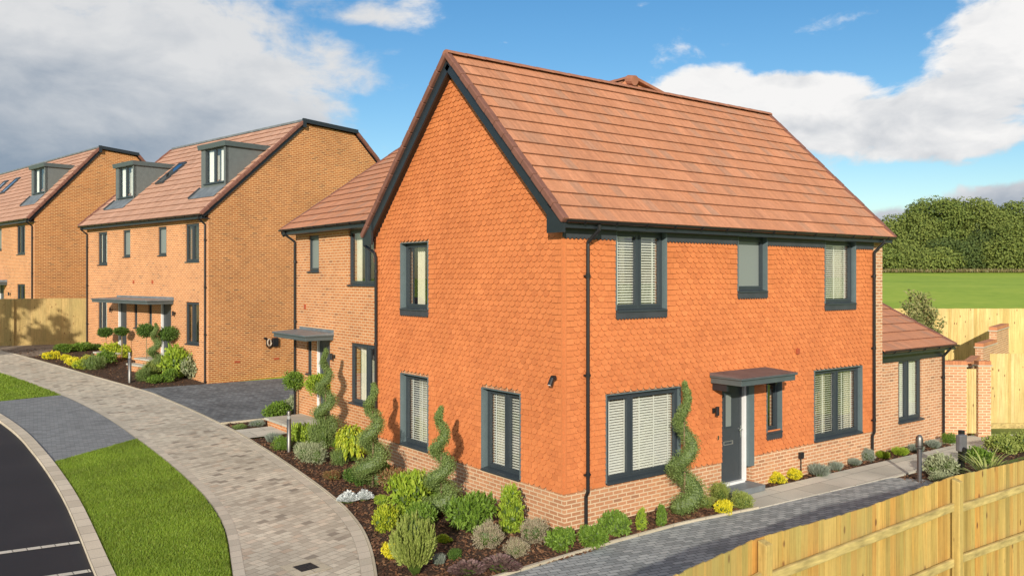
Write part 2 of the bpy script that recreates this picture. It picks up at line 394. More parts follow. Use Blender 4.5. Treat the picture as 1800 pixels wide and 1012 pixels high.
def ladder(name, y0, y1, fa, fb, off, m, step=.4, nc=4, border=False, edge=0, top=None, kind='structure', ya=None, yb=None):
    """strip between two curves x=fa(y), x=fb(y); ya/yb(f) optionally skew its ends; edge = visible drop at its sides"""
    n = max(2, int((y1-y0)/step)); mb = MB(); rows = []; dist = 0; prev = None
    for j in range(n+1):
        w = j/n; row = []
        for i in range(nc+1):
            q = i/nc
            a = y0 if ya is None else ya(q); bb = y1 if yb is None else yb(q)
            y = a + (bb-a)*w; x = fa(y)*(1-q) + fb(y)*q
            row.append(Vector((x, y, T(x,y)+off)))
        if prev: dist += (row[0]-prev[0]).length
        prev = row; rows.append((row, dist))
    wd = [0]
    for i in range(nc): wd.append(wd[-1] + (rows[0][0][i+1]-rows[0][0][i]).length)
    for (r0, d0), (r1, d1) in zip(rows, rows[1:]):
        for i in range(nc):
            uv = [(d0,wd[i]),(d0,wd[i+1]),(d1,wd[i+1]),(d1,wd[i])] if border else [(p.x,p.y) for p in (r0[i],r0[i+1],r1[i+1],r1[i])]
            mb.poly([r0[i], r0[i+1], r1[i+1], r1[i]], uv)
        if edge:
            for i, sgn in ((0,1),(nc,-1)):
                a, b = r0[i], r1[i]; dn = Vector((0,0,-edge))
                mb.poly([a, b, b+dn, a+dn] if sgn > 0 else [b, a, a+dn, b+dn], [(d0,0),(d1,0),(d1,edge),(d0,edge)])
    o = mb.build(name, m); o['kind'] = kind; return o
# road with kerb and parking setts
ladder('road', -30, 60, lambda y: xk(y)-8-.02*y, lambda y: xk(y)-.17, -.05, 'asphalt', .8, 6)
ladder('kerb', -30, 60, lambda y: xk(y)-.18, lambda y: xk(y)+.06, .035, 'kerb_stone', .4, 1, border=True, edge=.13)
for yy, w in ((4.43, .15), (2.93, .15)):
    mb = MB()
    for i in range(12):
        x0, x1 = xk(yy)-.2-i*.45, xk(yy)-.2-(i+1)*.45
        ya_, yb_ = yy + .15*i*.45*.9, yy + .15*(i+1)*.45*.9
        mb.poly([(x1, yb_, T(x1,yb_)-.044), (x0, ya_, T(x0,ya_)-.044), (x0, ya_+w, T(x0,ya_)-.044), (x1, yb_+w, T(x1,yb_)-.044)], [(x1,0),(x0,0),(x0,w),(x1,w)])
    tag(mb.build('parking_line', 'parking_setts'), kind='structure')
# path
BW = .21
ladder('footpath', -14, 60, lambda y: xl(y)+BW, lambda y: xr(y)-BW-.05, .0, 'path_pavers', .4, 4)
ladder('footpath_border', -14, 60, lambda y: xl(y)+.03, lambda y: xl(y)+BW, .004, 'path_border', .3, 1, border=True, edge=.05)
ladder('footpath_border', -14, 60, lambda y: xr(y)-BW-.05, lambda y: xr(y)-.05, .004, 'path_border', .3, 1, border=True, edge=.05)
ladder('footpath_edging', -1.2, 60, lambda y: xr(y)-.05, xr, .022, 'edging_pale', .3, 1, border=True, edge=.08)
ladder('footpath_edging', 12.2, 20.4, xl, lambda y: xl(y)+.03, .012, 'edging_pale', .3, 1, border=True, edge=.05)
# verges
def y_low(q): return 10.6 + 1.6*q
def y_high(q): return 19.9 + .45*q
ladder('verge_soil', -14, 12, lambda y: xk(y)+.06, xl, -.005, 'lawn_base', .4, 4, yb=y_low)
ladder('verge_soil', 20, 58, lambda y: xk(y)+.06, xl, -.005, 'lawn_base', .6, 4, ya=y_high)
ladder('crossing', 11, 20, lambda y: xk(y)+.06, xl, .006, 'crossing_pavers', .4, 6, ya=y_low, yb=y_high)
def blades(name, y0, y1, ylo, yhi, n, h=.035, w=.008, seed=1):
    r = random.Random(seed); mb = MB()
    for _ in range(n):
        q = r.random(); a = ylo(q) if ylo else y0; b = yhi(q) if yhi else y1
        y = a + (b-a)*r.random(); x0, x1 = xk(y)+.07, xl(y)-.005; x = x0 + (x1-x0)*q
        z = T(x,y); a2 = r.random()*6.283; L = h*(.5+r.random()); ww = w*(.7+.8*r.random())
        dx, dy = math.cos(a2)*ww, math.sin(a2)*ww; lx, ly = (r.random()-.5)*L*1.3, (r.random()-.5)*L*1.3
        mb.poly([(x-dx,y-dy,z-.006),(x+dx,y+dy,z-.006),(x+lx,y+ly,z+L)])
    return tag(mb.build(name, 'lawn_blade'), kind='stuff')
blades('grass', -1.5, 0, None, y_low, 120000, .032, .006)
blades('grass', 0, 32, y_high, None, 42000, .045, .012, 2)

# beds, drives, flags on the east side
def sheet(name, pts, off, m, nx=10, ny=10, kind='structure', edge=.06):
    """quad patch with corners a,b,c,d following the terrain"""
    a, b, c, d = [Vector((p[0], p[1], 0)) for p in pts]; mb = MB(); g = []
    for j in range(ny+1):
        row = []
        for i in range(nx+1):
            q, w = i/nx, j/ny
            p = (a*(1-q)+b*q)*(1-w) + (d*(1-q)+c*q)*w
            row.append(Vector((p.x, p.y, T(p.x,p.y)+off)))
        g.append(row)
    for j in range(ny):
        for i in range(nx): mb.poly([g[j][i], g[j][i+1], g[j+1][i+1], g[j+1][i]])
    per = g[0] + [r_[-1] for r_ in g[1:]] + g[-1][::-1][1:] + [r_[0] for r_ in g[::-1]][1:]
    for p, q in zip(per, per[1:]): mb.poly([q, p, p-Vector((0,0,edge)), q-Vector((0,0,edge))])
    o = mb.build(name, m); o['kind'] = kind; return o
def bedz(x, y): return .01
ladder('flower_bed', -1.1, 10.6, xr, lambda y: .1 if y > 0 else .1, -.005, 'soil', .4, 6)
sheet('flower_bed', [(.1,-.98),(4.0,-1.05),(4.25,.1),(.1,.1)], -.005, 'soil')
sheet('flower_bed', [(5.5,-.16),(13.6,-.45),(13.8,.35),(5.5,.1)], -.02, 'soil', 16, 3)
sheet('flower_bed', [(8.5,-1.35),(20,-1.55),(19,-4.3),(8.2,-2.15)], -.005, 'soil', 16, 6)
sheet('flower_bed', [(-1.55,12.1),(.55,12.1),(.55,12.9),(-1.55,12.9)], -.002, 'soil', 4, 3)
sheet('flower_bed', [(-1.9,20.35),(.4,20.55),(-1.6,31.6),(-5.2,31.3)], -.004, 'soil', 6, 20)
ladder('court', 12.95, 20.4, xr, lambda y: 9.5, .004, 'court_pavers', .5, 8)
mb = MB(); mb.beam((-1.6,12.93,T(0,12.93)+.02), (.5,12.93,T(0,12.93)+.02), .05, .06); tag(mb.build('court_edging', 'edging_pale'), kind='structure')
# private drive beside the near fence
def ybed(x): return lerp(x, [(-12,-1.3),(-4.2,-1.15),(-2.04,-1.04),(.4,-.9),(2.1,-.88),(4.04,-1.08),(8.5,-1.3),(8.6,-1.35)])
mb = MB(); xs = [-4.75+i*.4 for i in range(35)]
for x0, x1 in zip(xs, xs[1:]):
    for j in range(6):
        q = []
        for (x, jj) in ((x0,j),(x0,j+1),(x1,j+1),(x1,j)):
            yt = ybed(x) - max(0,(x-8.5))*1.2; y = -6.35 + (yt+6.35)*jj/6; q.append(Vector((x, y, T(x,y)+.002)))
        mb.poly([q[3], q[2], q[1], q[0]][::-1])
tag(fix(mb.build('drive', 'drive_pavers')), kind='structure')
mb = MB()
for i in range(20):
    x0, x1 = -4.2 + 8.2*i/20, -4.2 + 8.2*(i+1)/20
    mb.beam((x0, ybed(x0)+.02, T(0,-1)+.012), (x1, ybed(x1)+.02, T(0,-1)+.012), .05, .06)
tag(mb.build('drive_edging', 'edging_pale'), kind='structure')
sheet('flagged_path', [(4.05,-1.05),(8.55,-1.28),(5.4,-.2),(4.25,.0)], .010, 'flagstone', 4, 4)
sheet('flagged_path', [(5.35,-.22),(8.5,-1.3),(13.4,-1.3),(13.4,-.42)], .008, 'flagstone', 10, 4)
sheet('flagged_path', [(13.3,-1.3),(18.2,-1.6),(17.2,-.75),(13.3,.4)], .012, 'flagstone', 10, 4)
a0 = AT(1742, 24.9)
sheet('lawn', [AT(1738,23.75), AT(1850,23.9), AT(1850,24.7), AT(1738,24.55)], .03, 'lawn_base', 8, 4)
sheet('lawn', [(11.6,-2.1),(20,-2.2),(20,-4.2),(11.6,-3.6)], .01, 'lawn_base', 8, 4)
# front steps and slabs of the neighbours
ladder('flagged_path', 10.65, 11.85, xr, lambda y: -.55, .02, 'flagstone', .6, 2)
sheet('forecourt', [(-14,27.5),(-3.8,29.0),(-1.9,33),(-14,33.4)], -.002, 'brown_pavers', 12, 8)

# ------------------------------------------------------------------ building kit
def rows_minus(lo, hi, cuts):
    segs = [(lo, hi)]
    for a, b in cuts:
        n = []
        for x, y in segs:
            if b <= x or a >= y: n.append((x, y)); continue
            if a > x: n.append((x, a))
            if b < y: n.append((b, y))
        segs = n
    return [q for q in segs if q[1]-q[0] > .004]
def wall(mb, F, s0, s1, z0, z1, holes, d0=0, d1=-.30, lim=None):
    """wall leaf with real openings; holes = (s0,s1,z0,z1)"""
    S = sorted({s0, s1, *[h[0] for h in holes], *[h[1] for h in holes]}); Z = sorted({z0, z1, *[h[2] for h in holes], *[h[3] for h in holes]})
    S = [x for x in S if s0 <= x <= s1]; Z = [x for x in Z if z0 <= x <= z1]
    def inh(a, b): return any(h[0] < a < h[1] and h[2] < b < h[3] for h in holes)
    for a, b in zip(S, S[1:]):
        for c, e in zip(Z, Z[1:]):
            if inh((a+b)/2, (c+e)/2): continue
            mb.poly([F.p(a,c,d0),F.p(b,c,d0),F.p(b,e,d0),F.p(a,e,d0)]); mb.poly([F.p(a,c,d1),F.p(a,e,d1),F.p(b,e,d1),F.p(b,c,d1)])
    for h in holes:
        a, b, c, e = max(h[0],s0), min(h[1],s1), max(h[2],z0), min(h[3],z1)
        if a > s0: mb.poly([F.p(a,c,d0),F.p(a,c,d1),F.p(a,e,d1),F.p(a,e,d0)])
        if b < s1: mb.poly([F.p(b,c,d0),F.p(b,e,d0),F.p(b,e,d1),F.p(b,c,d1)])
        if c > z0: mb.poly([F.p(a,c,d0),F.p(b,c,d0),F.p(b,c,d1),F.p(a,c,d1)])
        if e < z1: mb.poly([F.p(a,e,d0),F.p(a,e,d1),F.p(b,e,d1),F.p(b,e,d0)])
def prism(mb, F, pts, d0, d1):
    n = len(pts)
    mb.poly([F.p(a,z,d0) for a, z in pts]); mb.poly([F.p(a,z,d1) for a, z in pts][::-1])
    for i in range(n):
        a, b = pts[i], pts[(i+1)%n]; mb.poly([F.p(*a,d0),F.p(*a,d1),F.p(*b,d1),F.p(*b,d0)])
def window(parent, F, s0, s1, z0, z1, d=-.16, splits=(), name='window', sill=None, lined=0, blind=None, slat=.018, curtain=None, frosted=False, fm='frame_grey', sillm='frame_grey', cill_out=.03, inner='blind_white'):
    """frame set back d in the opening, with sashes, pane, sill, blind or curtain"""
    mb = MB(); fw = .05; t0, t1 = d-.03, d+.03
    if lined:                                                   # dark boarded reveal
        mb.box(F, s0, s0+.018, z0, z1, d, lined, 1); mb.box(F, s1-.018, s1, z0, z1, d, lined, 1); mb.box(F, s0+.018, s1-.018, z1-.018, z1, d, lined, 1)
        s0 += .018; s1 -= .018; z1 -= .018
    mb.box(F, s0, s0+fw, z0, z1, t0, t1); mb.box(F, s1-fw, s1, z0, z1, t0, t1)
    mb.box(F, s0+fw, s1-fw, z1-fw, z1, t0, t1-.003); mb.box(F, s0+fw, s1-fw, z0, z0+fw+.01, t0, t1-.003)
    cuts = [s0+fw] + [s0+(s1-s0)*q for q in splits] + [s1-fw]
    for q in cuts[1:-1]: mb.box(F, q-.03, q+.03, z0+fw+.01, z1-fw, t0, t1-.004)
    for i, (a, b) in enumerate(zip(cuts, cuts[1:])):            # opening sashes
        a2 = a + (.03 if i else 0) + .001; b2 = b - (.03 if i < len(cuts)-2 else 0) - .001; za, zb = z0+fw+.012, z1-fw-.002; w = .042
        mb.box(F, a2, a2+w, za, zb, t0+.008, t1+.012); mb.box(F, b2-w, b2, za, zb, t0+.008, t1+.012)
        mb.box(F, a2+w, b2-w, zb-w, zb, t0+.008, t1+.009); mb.box(F, a2+w, b2-w, za, za+w, t0+.008, t1+.009)
    o = fix(mb.build(name, [fm,'reveal_grey'], parent))
    mb = MB(); mb.poly([F.p(s0+fw-.01,z0+fw,d-.008),F.p(s1-fw+.01,z0+fw,d-.008),F.p(s1-fw+.01,z1-fw+.01,d-.008),F.p(s0+fw-.01,z1-fw+.01,d-.008)]); mb.build('pane', 'frosted_glass' if frosted else 'glass', o)
    mb = MB(); sd = lined if lined else 0
    mb.hexa([F.p(s0-.02*(not lined),z0-.03,d+.02),F.p(s1+.02*(not lined),z0-.03,d+.02),F.p(s1+.02*(not lined),z0-.03,sd+cill_out),F.p(s0-.02*(not lined),z0-.03,sd+cill_out),
             F.p(s0-.02*(not lined),z0+.028,d+.02),F.p(s1+.02*(not lined),z0+.028,d+.02),F.p(s1+.02*(not lined),z0-.002,sd+cill_out),F.p(s0-.02*(not lined),z0-.002,sd+cill_out)])
    fix(mb.build('sill', sillm, o))
    if blind:
        mb = MB(); a, b = s0+fw+.02, s1-fw-.02; z = z1-fw-.06
        mb.box(F, a, b, z, z+.05, d-.10, d-.05)
        low = z0+fw+.03 if blind is True else z0+fw+(z1-z0)*(1-blind)
        while z > low:
            z -= .05
            mb.hexa([F.p(a,z-slat,d-.055),F.p(b,z-slat,d-.055),F.p(b,z+slat-.003,d-.09),F.p(a,z+slat-.003,d-.09),F.p(a,z-slat+.003,d-.053),F.p(b,z-slat+.003,d-.053),F.p(b,z+slat,d-.088),F.p(a,z+slat,d-.088)])
        n = max(2, int((b-a)/.45)+1)
        for i in range(n):
            q = a+.12+(b-a-.24)*i/(n-1); mb.box(F, q-.014, q+.014, low, z1-fw-.02, d-.05, d-.048)
        mb.build('blind', inner, o)
    if curtain:
        for (c0, c1) in curtain:
            mb = MB(); a, b = s0+(s1-s0)*c0, s0+(s1-s0)*c1; n = 24
            for i in range(n):
                q0, q1 = i/n, (i+1)/n; f0, f1 = .03*math.sin(q0*22), .03*math.sin(q1*22)
                mb.poly([F.p(a+(b-a)*q0,z0-.1,d-.16+f0),F.p(a+(b-a)*q1,z0-.1,d-.16+f1),F.p(a+(b-a)*q1,z1,d-.16+f1),F.p(a+(b-a)*q0,z1,d-.16+f0)])
            mb.build('curtain', 'curtain_cream', o, smooth=True)
    return o
def roof_plane(mb, O, U, V, L, H, rows, cw=.25, th=.034, wtile=0):
    """courses of interlocking tiles: O eaves corner, U along, V up the slope (unit)"""
    O = Vector(O); U = Vector(U).normalized(); V = Vector(V).normalized(); N = U.cross(V); N = N if N.z > 0 else -N
    g = H/rows; r = random.Random(int(L*100))
    for j in range(rows):
        off = (cw/2 if j % 2 else 0); x = -off
        while x < L:
            a, b = max(0, x)+.0015, min(L, x+cw)-.0015; x += cw
            if b-a < .02: continue
            v0, v1 = j*g, min(H, (j+1)*g+.04); h0 = th+.012+r.uniform(-.002,.002); h1 = .012
            P = [O+U*a+V*v0+N*h0, O+U*b+V*v0+N*h0, O+U*b+V*v1+N*h1, O+U*a+V*v1+N*h1]
            i = len(mb.v); Q = [P[0]-N*th, P[1]-N*th]
            mb.v += [tuple(p) for p in P+Q]
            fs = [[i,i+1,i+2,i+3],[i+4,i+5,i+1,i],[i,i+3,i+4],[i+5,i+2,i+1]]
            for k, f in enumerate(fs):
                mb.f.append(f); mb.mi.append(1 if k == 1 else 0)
                if k == 0: mb.uv[len(mb.f)-1] = [(a,v0),(b,v0),(b,v1),(a,v1)]
def ladderz(c, hi):  # helper for piecewise profiles
    return lerp(c, hi)
def gutter_run(parent, a, b, r=.055, brackets=True, name='gutter'):
    mb = MB(); a = Vector(a); b = Vector(b); n = 12; t = (b-a).normalized(); x = t.cross(Vector((0,0,1))).normalized(); z = Vector((0,0,1))
    for rr in (r, r-.006):
        for i in range(n):
            p0, p1 = math.pi*i/n, math.pi*(i+1)/n
            c0, c1 = x*math.cos(p0)*rr - z*math.sin(p0)*rr, x*math.cos(p1)*rr - z*math.sin(p1)*rr
            mb.poly([a+c0, a+c1, b+c1, b+c0])
    for e in (a, b): mb.poly([e + x*math.cos(math.pi*i/n)*r - z*math.sin(math.pi*i/n)*r for i in range(n+1)])
    if brackets:
        k = int((b-a).length/.8)
        for j in range(k+1):
            c = a + t*((b-a).length*(j+.5)/(k+1))
            for i in range(6):
                p0, p1 = math.pi*i/6, math.pi*(i+1)/6; R2 = r+.006
                mb.beam(c + x*math.cos(p0)*R2 - z*math.sin(p0)*R2, c + x*math.cos(p1)*R2 - z*math.sin(p1)*R2, .025, .008, up=t)
    return mb.build(name, 'pipe_black', parent, smooth=False)
def downpipe(parent, F, s, ztop, zfoot, d=.06, kick=None, outw=.32, ds=0):
    mb = MB(); pts = [F.p(s+ds,ztop,outw), F.p(s+ds,ztop-.08,outw), F.p(s,ztop-.30,d), F.p(s,ztop-.36,d)]
    if kick: pts += [F.p(s,kick+.06,d), F.p(s,kick-.04,d-.05), F.p(s,zfoot,d-.05)]
    else: pts += [F.p(s,zfoot,d)]
    mb.tube(pts, .034, 10)
    z = ztop-.9
    while z > zfoot+.3:
        dd = d-.05 if kick and z < kick else d
        mb.box(F, s-.065, s+.065, z, z+.03, dd-.045, dd+.005); mb.tube([F.p(s,z-.02,dd), F.p(s,z+.06,dd)], .041, 10); z -= 1.75
    return fix(mb.build('downpipe', 'pipe_black', parent))
def wall_lamp(parent, F, s, z, d=0):
    mb = MB(); mb.box(F, s-.035, s+.035, z-.05, z+.05, d, d+.02); mb.tube([F.p(s,z,d+.02),F.p(s,z,d+.08)], .012, 8)
    mb.tube([F.p(s,z-.09,d+.1),F.p(s,z-.085,d+.1),F.p(s,z+.085,d+.1),F.p(s,z+.09,d+.1)], [.03,.038,.038,.03], 14)
    return fix(mb.build('wall_lamp', 'pipe_black', parent, smooth=False))
def canopy(parent, F, s0, s1, p, zb, th=.14, m='canopy_grey', up=True):
    mb = MB(); prism2 = []
    mb.hexa([F.p(s0,zb,.0),F.p(s1,zb,.0),F.p(s1,zb,p),F.p(s0,zb,p),F.p(s0,zb+th+.05,.0),F.p(s1,zb+th+.05,.0),F.p(s1,zb+th,p),F.p(s0,zb+th,p)])
    mb.box(F, s0-.03, s1+.03, zb+th-.035, zb+th-.004, p-.02, p+.04); mb.box(F, s0-.035, s0, zb+th-.035, zb+th-.004, .0, p-.02); mb.box(F, s1, s1+.035, zb+th-.035, zb+th-.004, .0, p-.02)
    o = fix(mb.build('canopy', m, parent)); bev(o, .006)
    mb = MB(); mb.hexa([F.p(s0-.03,zb+th+.0,.0),F.p(s1+.03,zb+th+.0,.0),F.p(s1+.03,zb+th-.003,p+.04),F.p(s0-.03,zb+th-.003,p+.04),F.p(s0-.03,zb+th+.058,.0),F.p(s1+.03,zb+th+.058,.0),F.p(s1+.03,zb+th+.012,p+.04),F.p(s0-.03,zb+th+.012,p+.04)])
    if up: mb.box(F, s0-.02, s1+.02, zb+th+.055, zb+th+.13, .0, .012)
    fix(mb.build('canopy_cover', 'lead_grey' if up else 'canopy_top', o))
    return o
def hung_tiles(mb, F, rows_z, g, span, holes, tw=.165, seed=1, ytop=9e9):
    r = random.Random(seed); j = 0; z = rows_z[0]
    while z < rows_z[1]:
        lo, hi = span(z+g*.4); zt = min(z+g+.055, ytop)
        cuts = [(h[0], h[1]) for h in holes if h[2] < z+g*.75 and h[3] > z+g*.25]
        for a0, b0 in rows_minus(lo, hi, cuts):
            k = math.floor(a0/tw)-1; x = k*tw + (tw/2 if j % 2 else 0)
            while x < b0:
                a, b = max(a0, x)+.0012, min(b0, x+tw)-.0012; x += tw
                if b-a < .012: continue
                sq = (b-a < tw*.93) or (a-a0 < tw*1.2) or (b0-b < tw*1.2) or zt-z < g*.6
                e = r.uniform(-.003,.003); dB, dT = -.007+e, -.033
                def dd(zz): return dB + (dT-dB)*(zz-z)/(g+.055)
                if sq: arc = [(a,z),(b,z)]
                else:
                    cxx = (a+b)/2; rw = (b-a)/2; arc = [(cxx - rw*math.cos(math.pi*i/8), z+.058 - .058*math.sin(math.pi*i/8)) for i in range(9)]
                zt2 = max(zt, z+.07) if not sq else zt
                P = [F.p(s_,q_,dd(q_)) for s_, q_ in arc] + [F.p(b,zt2,dd(zt2)), F.p(a,zt2,dd(zt2))]
                i = len(mb.v); n = len(P); m_ = len(arc)
                Q = [F.p(s_,q_,dd(q_)-.016) for s_, q_ in arc]
                mb.v += [tuple(p) for p in P+Q]; mb.f.append(list(range(i, i+n))); mb.mi.append(0)
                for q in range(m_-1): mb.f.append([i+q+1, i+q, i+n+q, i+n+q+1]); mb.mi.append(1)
        z += g; j += 1
def zigzag(mb, F, s0, s1, z1, z0, d=.008, th=.006, pitch=.0825):
    """lead strip with toothed lower edge that follows the tile tails"""
    n = max(2, int(round((s1-s0)/pitch))); w = (s1-s0)/n
    for i in range(n):
        a = s0+i*w
        pts = [(a,z1),(a,z0+.035),(a+w/2,z0),(a+w,z0+.035),(a+w,z1)]
        prism(mb, F, pts, d, d-th-.03)

# ------------------------------------------------------------------ main house (tile-hung)
H = thing('detached_house', 'orange tile-hung corner house with steep brown roof and grey front door, nearest of all', 'house')
FF_ = Fr((0,0), (1,0), (0,-1))       # front, faces the drive
FG = Fr((0,0), (0,1), (-1,0))        # gable, faces the path
ZP, ZS, W, D = .5, 5.12, 10.0, 6.85
slopeM = 1.045; YR = 3.42; ZR = 8.80    # ridge
holes_f = [(1.01,3.0,.55,2.14),(4.29,5.30,-.3,2.14),(5.74,6.28,.93,2.14),(7.5,9.5,.55,2.14),(1.26,2.61,3.65,5.12),(4.76,5.76,3.97,5.12),(7.92,9.22,3.65,5.12)]
holes_g = [(4.44,5.62,.53,2.11),(1.22,2.46,.53,2.11),(4.44,5.62,3.56,5.03)]
mb = MB()
wall(mb, FF_, .05, 10.5, -.5, 5.15, holes_f, -.05, -.32)
wall(mb, Fr((.0,0),(0,1),(-1,0)), .05, D, -.5, 5.15, holes_g, -.05, -.32)
mb.poly([FG.p(.05,5.15,-.05), FG.p(D,5.15,-.05), FG.p(YR,ZR-.12,-.05)])
FE = Fr((10.5,0),(0,1),(1,0))
mb.poly([FE.p(.05,-.5),FE.p(D,-.5),FE.p(D,5.15),FE.p(YR,ZR-.12),FE.p(.05,5.15)])
mb.poly([(0.05,D,-.5),(10.5,D,-.5),(10.5,D,5.15),(0.05,D,5.15)])
mb.build('brick_wall', 'brick_plinth', H)
# interior so the windows do not look through the shell
mb = MB()
for z in (0.02, 2.5, 5.1): mb.poly([(.33,.33,z),(10.2,.33,z),(10.2,D-.2,z),(.33,D-.2,z)])
for x in (3.5, 6.7): mb.poly([(x,.5,0),(x,D-.2,0),(x,D-.2,5.1),(x,.5,5.1)])
mb.poly([(.33,3.3,0),(10.2,3.3,0),(10.2,3.3,5.1),(.33,3.3,5.1)])
mb.build('inner_partition', 'plaster', H)
# vertical tiling
mb = MB(); g = .1035
hung_tiles(mb, FF_, (ZP, 4.93), g, lambda z: (0, W), holes_f + [(4.27,5.32,-1,2.16)], seed=3, ytop=5.0)
o = mb.build('tile_hanging', ['hung_tile','hung_tile_edge_shade'], H)
mb = MB()
def gspan(z):
    h = max(0, (z+.05-5.10)/slopeM); return (h*1.0+0, D-h)
hung_tiles(mb, FG, (ZP, 8.6), g, gspan, holes_g, seed=5)
mb.build('tile_hanging', ['hung_tile','hung_tile_edge_shade'], H)
mb = MB(); mb.box(Fr((0,0),(1,0),(0,1)), .003, .07, ZP+.01, 5.08, .003, .07); mb.build('corner_tile', 'hung_tile', H)
# lead strips
mb = MB()
for a, b in ((0,1.26),(2.61,4.76),(5.76,7.92),(9.22,W)):
    mb = MB(); zigzag(mb, FF_, a, b, 5.12, 4.92, pitch=.095); mb.build('lead_strip', 'lead_dark', H)
mb = MB(); mb.box(FG, D-.02, D+.01, 4.6, 5.2, -.3, .01)
mb.build('corner_trim', 'verge_tile', H)
W1 = window(H, FF_, 1.01,3.0,.55,2.14, d=-.10, splits=(.33,), lined=.006, blind=True, slat=.015)
W2 = window(H, FF_, 7.5,9.5,.55,2.14, d=-.14, splits=(.52,), lined=.006, blind=True, slat=.005, curtain=[(.14,.2),(.34,.42),(.84,.98)])
W3 = window(H, FF_, 1.26,2.61,3.65,5.12, d=-.14, splits=(.5,), lined=.006, blind=True, slat=.013, curtain=[(.27,.36),(.64,.72)])
W4 = window(H, FF_, 4.76,5.76,3.97,5.12, d=-.14, lined=.006, frosted=True)
W5 = window(H, FF_, 7.92,9.22,3.65,5.12, d=-.14, lined=.006, blind=True, slat=.012, curtain=[(.6,.9)])
W6 = window(H, FF_, 5.74,6.28,.93,2.14, d=-.14, lined=.006, curtain=[(0,.4)])
G1 = window(H, FG, 4.44,5.62,.53,2.11, d=-.17, lined=.006, blind=True, slat=.008, curtain=[(.35,.75)])
G2 = window(H, FG, 1.22,2.46,.53,2.11, d=-.17, splits=(.46,), lined=.006, blind=True, slat=.010, curtain=[(.62,.92)])
G3 = window(H, FG, 4.44,5.62,3.56,5.03, d=-.17, lined=.006, curtain=[(.55,.8)])
for w_, F_, a, b, z in ((W3,FF_,1.26,2.61,3.62),(W4,FF_,4.76,5.76,3.94),(W5,FF_,7.92,9.22,3.62),(W6,FF_,5.74,6.28,.90),(G3,FG,4.44,5.62,3.53)):
    mb = MB(); zigzag(mb, F_, a, b, z, z-.14, d=.012); mb.build('apron', 'lead_dark', w_)
# big sloping dark sills of the ground-floor windows
# door
mb = MB(); mb.box(FF_, 4.31, 5.04, .03, 2.10, -.165, -.12)
for a, b in ((4.38,4.40),(4.95,4.97)): mb.box(FF_, a, b, .1, 2.02, -.12, -.114)
door = fix(mb.build('door', 'door_grey', H)); bev(door, .003)
mb = MB(); mb.box(FF_, 5.05, 5.115, .0, 2.12, -.2, -.06); mb.box(FF_, 4.29, 4.31, .0, 2.12, -.2, -.10); mb.box(FF_, 4.31, 5.05, -.02, .03, -.2, -.04)
fix(mb.build('door_frame', 'white_paint', door))
mb = MB(); mb.box(FF_, 5.118, 5.30, .30, 2.14, -.2, .004); mb.box(FF_, 4.29, 5.30, 2.125, 2.16, -.2, .0); mb.build('door_reveal', 'reveal_grey', door)
mb = MB(); mb.box(FF_, 4.50, 4.68, 1.18, 1.83, -.12, -.112); fix(mb.build('door_glass', 'frosted_glass', door))
mb = MB()
for a, b, c, e in ((4.48,4.70,1.15,1.18),(4.48,4.70,1.83,1.86),(4.48,4.50,1.18,1.83),(4.68,4.70,1.18,1.83)): mb.box(FF_, a, b, c, e, -.12, -.108)
fix(mb.build('glass_bead', 'frame_grey', door))
mb = MB(); mb.box(FF_, 4.44, 4.74, .80, .815, -.12, -.108); mb.box(FF_, 4.44, 4.74, .865, .88, -.12, -.108); mb.box(FF_, 4.44, 4.46, .815, .865, -.12, -.108); mb.box(FF_, 4.72, 4.74, .815, .865, -.12, -.108)
fix(mb.build('letterbox', 'letter_plate', door))
mb = MB(); mb.box(FF_, 4.965, 5.0, .92, 1.16, -.12, -.105); mb.tube([FF_.p(4.98,1.08,-.105),FF_.p(4.98,1.08,-.06),FF_.p(4.87,1.08,-.06)], .011, 8)
fix(mb.build('door_handle', 'chrome', door))
mb = MB(); mb.box(FF_, 4.2, 5.2, -.14, -.02, -.1, .35); fix(mb.build('door_step', 'lead_grey', H))
canopy(H, FF_, 3.9, 5.66, .75, 2.14, .15, up=False)
for s_ in (3.98, 5.58):
    mb = MB(); mb.box(FF_, s_-.03, s_+.03, 2.0, 2.138, .0, .35); fix(mb.build('canopy_bracket', 'barge_dark', H))
wall_lamp(H, FF_, 3.98, 1.58); 
mb = MB(); mb.tube([FG.p(.22,2.50,.01),FG.p(.22,2.50,.08)], .05, 12); mb.tube([FG.p(.22,2.50,.07),FG.p(.22,2.38,.13)], .045, 12)
o = fix(mb.build('corner_spotlight', 'pipe_black', H)); mb = MB(); mb.tube([FG.p(.22,2.384,.131),FG.p(.22,2.376,.134)], .03, 12); fix(mb.build('spotlight_lens', 'white_paint', o))
mb = MB(); mb.box(FF_, 4.09, 4.13, .98, 1.06, 0, .02); fix(mb.build('bell_push', 'chrome', H))
mb = MB(); mb.box(FF_, 6.80, 6.90, 2.56, 2.68, 0, .03); fix(mb.build('terracotta_vent', 'red_clay', H))
mb = MB(); mb.box(FF_, 6.95, 7.07, .22, .36, -.05, .02); mb.tube([FF_.p(7.01,.22,-.02),FF_.p(7.01,-.2,-.02)], .014, 6); fix(mb.build('outdoor_socket', 'pipe_black', H))
